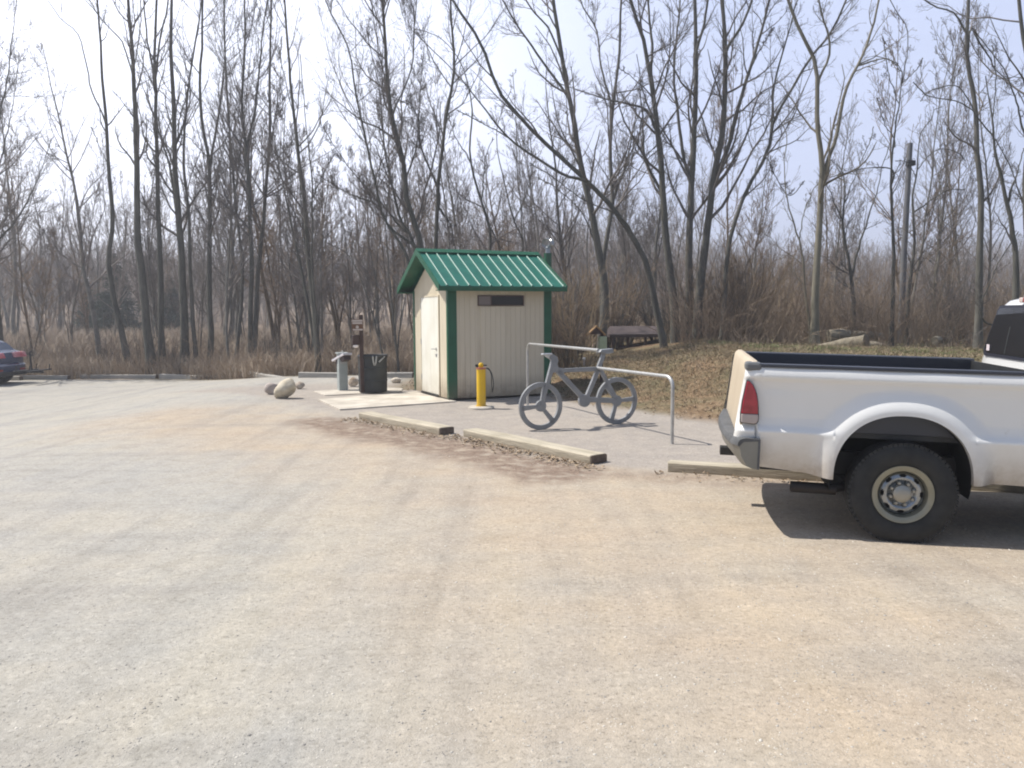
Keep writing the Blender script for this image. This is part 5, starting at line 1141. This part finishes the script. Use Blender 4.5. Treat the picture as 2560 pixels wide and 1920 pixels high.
# underbody and exhaust
m = MB(); m.box(-1.0, 4.2, .42, .52, .42, .60); m.box(-1.0, 4.2, 1.48, 1.58, .42, .60); m.box(-.9, 1.0, .5, 1.5, .58, .74); m.tube([(0, .15, .37), (0, 1.85, .37)], .05, 12); m.lathe([(0, .88), (.13, .9), (.14, 1.0), (.13, 1.1), (0, 1.12)], 16, axis=1, c=(0, 0, .37)); m.box(1.1, 3.2, .2, 1.8, .40, .52); m.build('chassis', steel, tk)
m = MB(); m.lathe([(.044, -.785), (.044, -.45), (.037, -.45), (.037, -.785)], 18, axis=0, c=(0, .16, .345), closed=True); m.tube([(-.5, .16, .345), (-.40, .19, .36), (-.28, .3, .44), (.0, .4, .50), (.5, .45, .45)], .036, 12); m.build('exhaust_pipe', mat('rusty_exhaust', (.035, .03, .028), .6, metal=.5), tk, smooth='auto')
# cab lofted from its side profile
cab = [(1.065, .47), (1.060, 1.0), (1.062, 1.30), (1.080, 1.50), (1.105, 1.72), (1.125, 1.80), (1.17, 1.86), (1.28, 1.895), (1.6, 1.91), (2.1, 1.90), (2.3, 1.86), (2.42, 1.80), (3.02, 1.27), (3.03, .9), (3.03, .47)]
V = []; tt = [-1, -.985, -.95, -.88, -.75, -.5, 0, .5, .75, .88, .95, .985, 1]
def hwid(h): return float(np.interp(h, [.4, .8, 1.25, 1.32, 1.80, 1.92], [.93, .955, .935, .92, .72, .62]))
for t in tt:
    k = 1 - .0 - .035 * abs(t) ** 10
    for (s, h) in cab: V.append((2.0 + (s - 2.0) * k, 1.0 + hwid(h) * t, 1.2 + (h - 1.2) * (1 - .02 * abs(t) ** 8 if h > 1.2 else 1)))
n = len(cab); f = [(i * n + j, i * n + (j + 1) % n, (i + 1) * n + (j + 1) % n, (i + 1) * n + j) for i in range(len(tt) - 1) for j in range(n)] + [tuple(range(n)), tuple((len(tt) - 1) * n + j for j in range(n))]
m = MB(); m.add(V, f); cb = m.build('cab', wp, tk, smooth='auto')
def backs(h): return float(np.interp(h, [1.0, 1.30, 1.50, 1.72, 1.80], [1.060, 1.062, 1.080, 1.105, 1.125]))
def backpane(name, mt, h0, h1, wb, wt_, off, parent, thick=.004, rc=.06):
    out = []
    for (sx, hh) in ((-1, h0), (1, h0), (1, h1), (-1, h1)):
        for q in range(5):
            a = {(-1, h0): PI, (1, h0): 1.5 * PI, (1, h1): 0, (-1, h1): .5 * PI}[(sx, hh)] + q * PI / 8
            ww = wb if hh == h0 else wt_; cy = 1 + sx * (ww - rc); cz = hh + (rc if hh == h0 else -rc); out.append((cy + rc * math.cos(a), cz + rc * math.sin(a)))
    n = len(out); V = [(backs(z) - off, y, z) for y, z in out] + [(backs(z) - off + thick, y, z) for y, z in out]
    m = MB(); m.add(V, [tuple(range(n)), tuple(range(2 * n - 1, n - 1, -1))] + [(i, (i + 1) % n, n + (i + 1) % n, n + i) for i in range(n)]); return m.build(name, mt, parent)
rw = backpane('rear_window', mat('window_seal', (.02, .022, .035), .4), 1.355, 1.815, .80, .665, .010, tk, .012)
gl = backpane('glass', glassd, 1.385, 1.79, .765, .64, .014, rw)
for y in (.74, 1.27): MB().add([(backs(1.39) - .0165, y, 1.39), (backs(1.39) - .0165, y + .012, 1.39), (backs(1.78) - .0165, y + .012, 1.78), (backs(1.78) - .0165, y, 1.78)], [(0, 1, 2, 3)]).build('slider_bar', mat('slider_bar', (.05, .055, .055), .5), rw)
MB().box(backs(1.42) - .020, backs(1.42) - .0165, 1.63, 1.70, 1.405, 1.46).build('sticker', mat('pink_white_sticker', (.68, .60, .62), .6), rw)
m = MB(); m.box(1.115, 1.17, .87, 1.13, 1.835, 1.880); bl_ = m.build('brake_lamp', mat('red_lamp', (.35, .02, .02), .3), cb, bevel=.008)
m = MB(); m.box(1.108, 1.165, 1.132, 1.20, 1.835, 1.878); m.box(1.108, 1.165, .80, .868, 1.835, 1.878); m.build('clear_lens', mat('pale_lamp', (.6, .5, .46), .3), bl_, bevel=.008)
for sy in (0, 1):   # side glass
    def yq(h): return (1 - hwid(h) - .004) if sy == 0 else (1 + hwid(h) + .004)
    q = [(1.25, 1.34), (2.80, 1.34), (2.36, 1.77), (1.30, 1.79)]; V = [(s, yq(h), h) for s, h in q] + [(s, yq(h) + (.02 if sy == 0 else -.02), h) for s, h in q]
    m = MB(); m.add(V, [(0, 1, 2, 3), (7, 6, 5, 4), (0, 4, 5, 1), (1, 5, 6, 2), (2, 6, 7, 3), (3, 7, 4, 0)]); m.build('side_window', glassd, cb)
    y0, y1 = sorted(((1 - hwid(1.1) - .012) if sy == 0 else (1 + hwid(1.1) + .012), (1 - hwid(1.1)) if sy == 0 else (1 + hwid(1.1)))); dh = MB().box(1.85, 2.03, y0, y1, 1.08, 1.12).build('door_handle', black, cb)
    y0, y1 = (-.18, .0) if sy == 0 else (2.0, 2.18); MB().box(2.55, 2.63, y0, y1, 1.30, 1.52).build('mirror', black, cb, bevel=.02)
q = [(3.0, 1.32), (2.44, 1.81)]; m = MB(); m.add([(3.012, .22, 1.31), (3.012, 1.78, 1.31), (2.46, 1.64, 1.795), (2.46, .36, 1.795)], [(0, 1, 2, 3)]); m.build('windscreen', glassd, cb)
# bonnet and wings
prf = [(3.03, .55), (3.03, 1.24), (3.4, 1.22), (4.2, 1.17), (4.36, 1.10), (4.40, .80), (4.40, .55)]; V = []
for t in tt:
    for (s, h) in prf: V.append((s, 1.0 + (.955 if h < 1.15 else .90) * t, h - .04 * abs(t) ** 4 * (h > 1.1)))
n = len(prf); f = [(i * n + j, i * n + (j + 1) % n, (i + 1) * n + (j + 1) % n, (i + 1) * n + j) for i in range(len(tt) - 1) for j in range(n)] + [tuple(range(n)), tuple((len(tt) - 1) * n + j for j in range(n))]
m = MB(); m.add(V, f); m.build('bonnet', wp, tk, smooth='auto')
for sign, y0 in ((1, -.0), (-1, 2.0)):
    m = MB(); y_a, y_b = sorted((y0 + sign * .0, y0 + sign * .05)); pts = [(3.04, .47)] + [(3.55 - .46 * math.cos(a), .47 + .47 * math.sin(a)) for a in np.linspace(0, PI, 24)] + [(4.38, .47), (4.38, 1.05), (3.9, 1.14), (3.04, 1.18)]
    m.prism(pts, y_a, y_b, axis=1); m.build('front_wing', wp, tk, bevel=.01)
MB().box(4.36, 4.52, .02, 1.98, .45, .66).build('front_bumper', bpy.data.materials['dull_chrome'], tk, bevel=.03)
MB().box(4.395, 4.42, .35, 1.65, .75, 1.05).build('grille', black, tk, bevel=.01)
for y in (.08, 1.68): MB().box(4.392, 4.425, y, y + .24, .78, 1.0).build('headlamp', bpy.data.materials['clear_lens'], tk, bevel=.01)

# ------------------------------------------------------------------ dark blue hatchback at the left edge, with a hitch rack
bx0, by0 = -16.25, 25.0; gz = float(T(bx0, by0 + .9))
blue = mat('dark_blue_car_paint', (.02, .045, .12), .25, coat=.8, spec=.6)
car = empty('parked_car', (bx0, by0, gz), PI, label='dark blue hatchback cut by the left frame edge, tail toward the trees', cat='car')
cp_ = [(.02, .30), (-.02, .42), (-.01, .60), (.05, .66), (.06, .90), (.10, 1.02), (.28, 1.09), (.50, 1.34), (.62, 1.42), (.85, 1.46), (1.6, 1.49), (2.3, 1.46), (2.6, 1.38), (3.3, 1.02), (4.1, .90), (4.35, .72), (4.38, .45), (4.30, .26)]
def ch(h): return float(np.interp(h, [.25, .6, 1.0, 1.08, 1.45], [.84, .90, .88, .84, .62]))
V = []
for t in tt:
    k = 1 - .03 * abs(t) ** 8
    for (s, h) in cp_: V.append((2.2 + (s - 2.2) * k, -.9 + ch(h) * t, .7 + (h - .7) * (1 - .03 * abs(t) ** 8)))
n = len(cp_); f = [(i * n + j, i * n + (j + 1) % n, (i + 1) * n + (j + 1) % n, (i + 1) * n + j) for i in range(len(tt) - 1) for j in range(n)] + [tuple(range(n)), tuple((len(tt) - 1) * n + j for j in range(n))]
m = MB(); m.add(V, f); cbd = m.build('body', blue, car, smooth='auto')
m = MB(); m.add([(.285, -.9 - .70, 1.095), (.285, -.9 + .70, 1.095), (.487, -.9 + .60, 1.34), (.487, -.9 - .60, 1.34)], [(0, 1, 2, 3)]); m.build('rear_window', mat('blue_glass', (.03, .05, .10), .1, spec=.8), cbd)
for sy in (-1, 1):
    m = MB(); m.prism([(-.01, .86), (.05, 1.02), (.30, 1.04), (.34, .96), (.16, .88)], *sorted((-.9 + sy * .885, -.9 + sy * .25)), axis=1); m.build('tail_lamp', mat('pink_red_lamp', (.55, .06, .09), .25, col2=(.75, .40, .42), nscale=3), cbd)
    m = MB(); m.add([(s, -.9 + sy * (ch(h) + .006), h) for s, h in ((.62, 1.12), (2.95, 1.12), (2.55, 1.36), (1.6, 1.43), (.78, 1.38))], [(0, 1, 2, 3, 4)]); m.build('side_window', glassd, cbd)
    MB().box(-.03, -.015, *sorted((-.9 + sy * .70, -.9 + sy * .45)), .44, .50).build('reflector', mat('dull_red', (.25, .02, .02), .4), cbd)
    for wx in (.78, 3.45):
        w0 = MB(); w0.lathe([(0, -.9 + sy * .90), (.2, -.9 + sy * .895), (.21, -.9 + sy * .88)], 24, axis=1, c=(wx, 0, .32)); wo_ = w0.build('wheel', galv, car, smooth='auto')
        t = MB(); t.lathe([(.21, -.9 + sy * .89), (.24, -.9 + sy * .905), (.31, -.9 + sy * .90), (.325, -.9 + sy * .87), (.325, -.9 + sy * .72), (.2, -.9 + sy * .70)], 32, axis=1, c=(wx, 0, .32)); t.build('tyre', tyr, wo_, smooth='auto')
MB().box(-.035, .1, -1.72, -.08, .27, .42).build('rear_bumper', black, cbd, bevel=.03)
hr = empty('hitch_rack', (bx0 + .04, by0 + .95, gz), 0, label='black platform bike carrier folded out behind the dark blue car', cat='bike carrier')
MB().box(-.05, .98, -.03, .03, .36, .42).build('hitch_bar', black, hr, bevel=.004)
for x in (.42, .85):
    MB().box(x - .05, x + .05, -.62, .62, .42, .46).build('wheel_tray', black, hr, bevel=.01)
    for y in (-.55, .55): MB().tube([(x, y, .46), (x + .02, y, .60), (x + .05, y, .62)], .018, 8).build('wheel_strap', steel, hr)
MB().tube([(.60, 0, .40), (.58, 0, .80), (.56, 0, 1.02), (.62, 0, 1.06)], .03, 8).build('support_mast', black, hr)
MB().tube([(.58, 0, .98), (.66, -.04, .93)], .02, 8).build('hook', steel, hr)
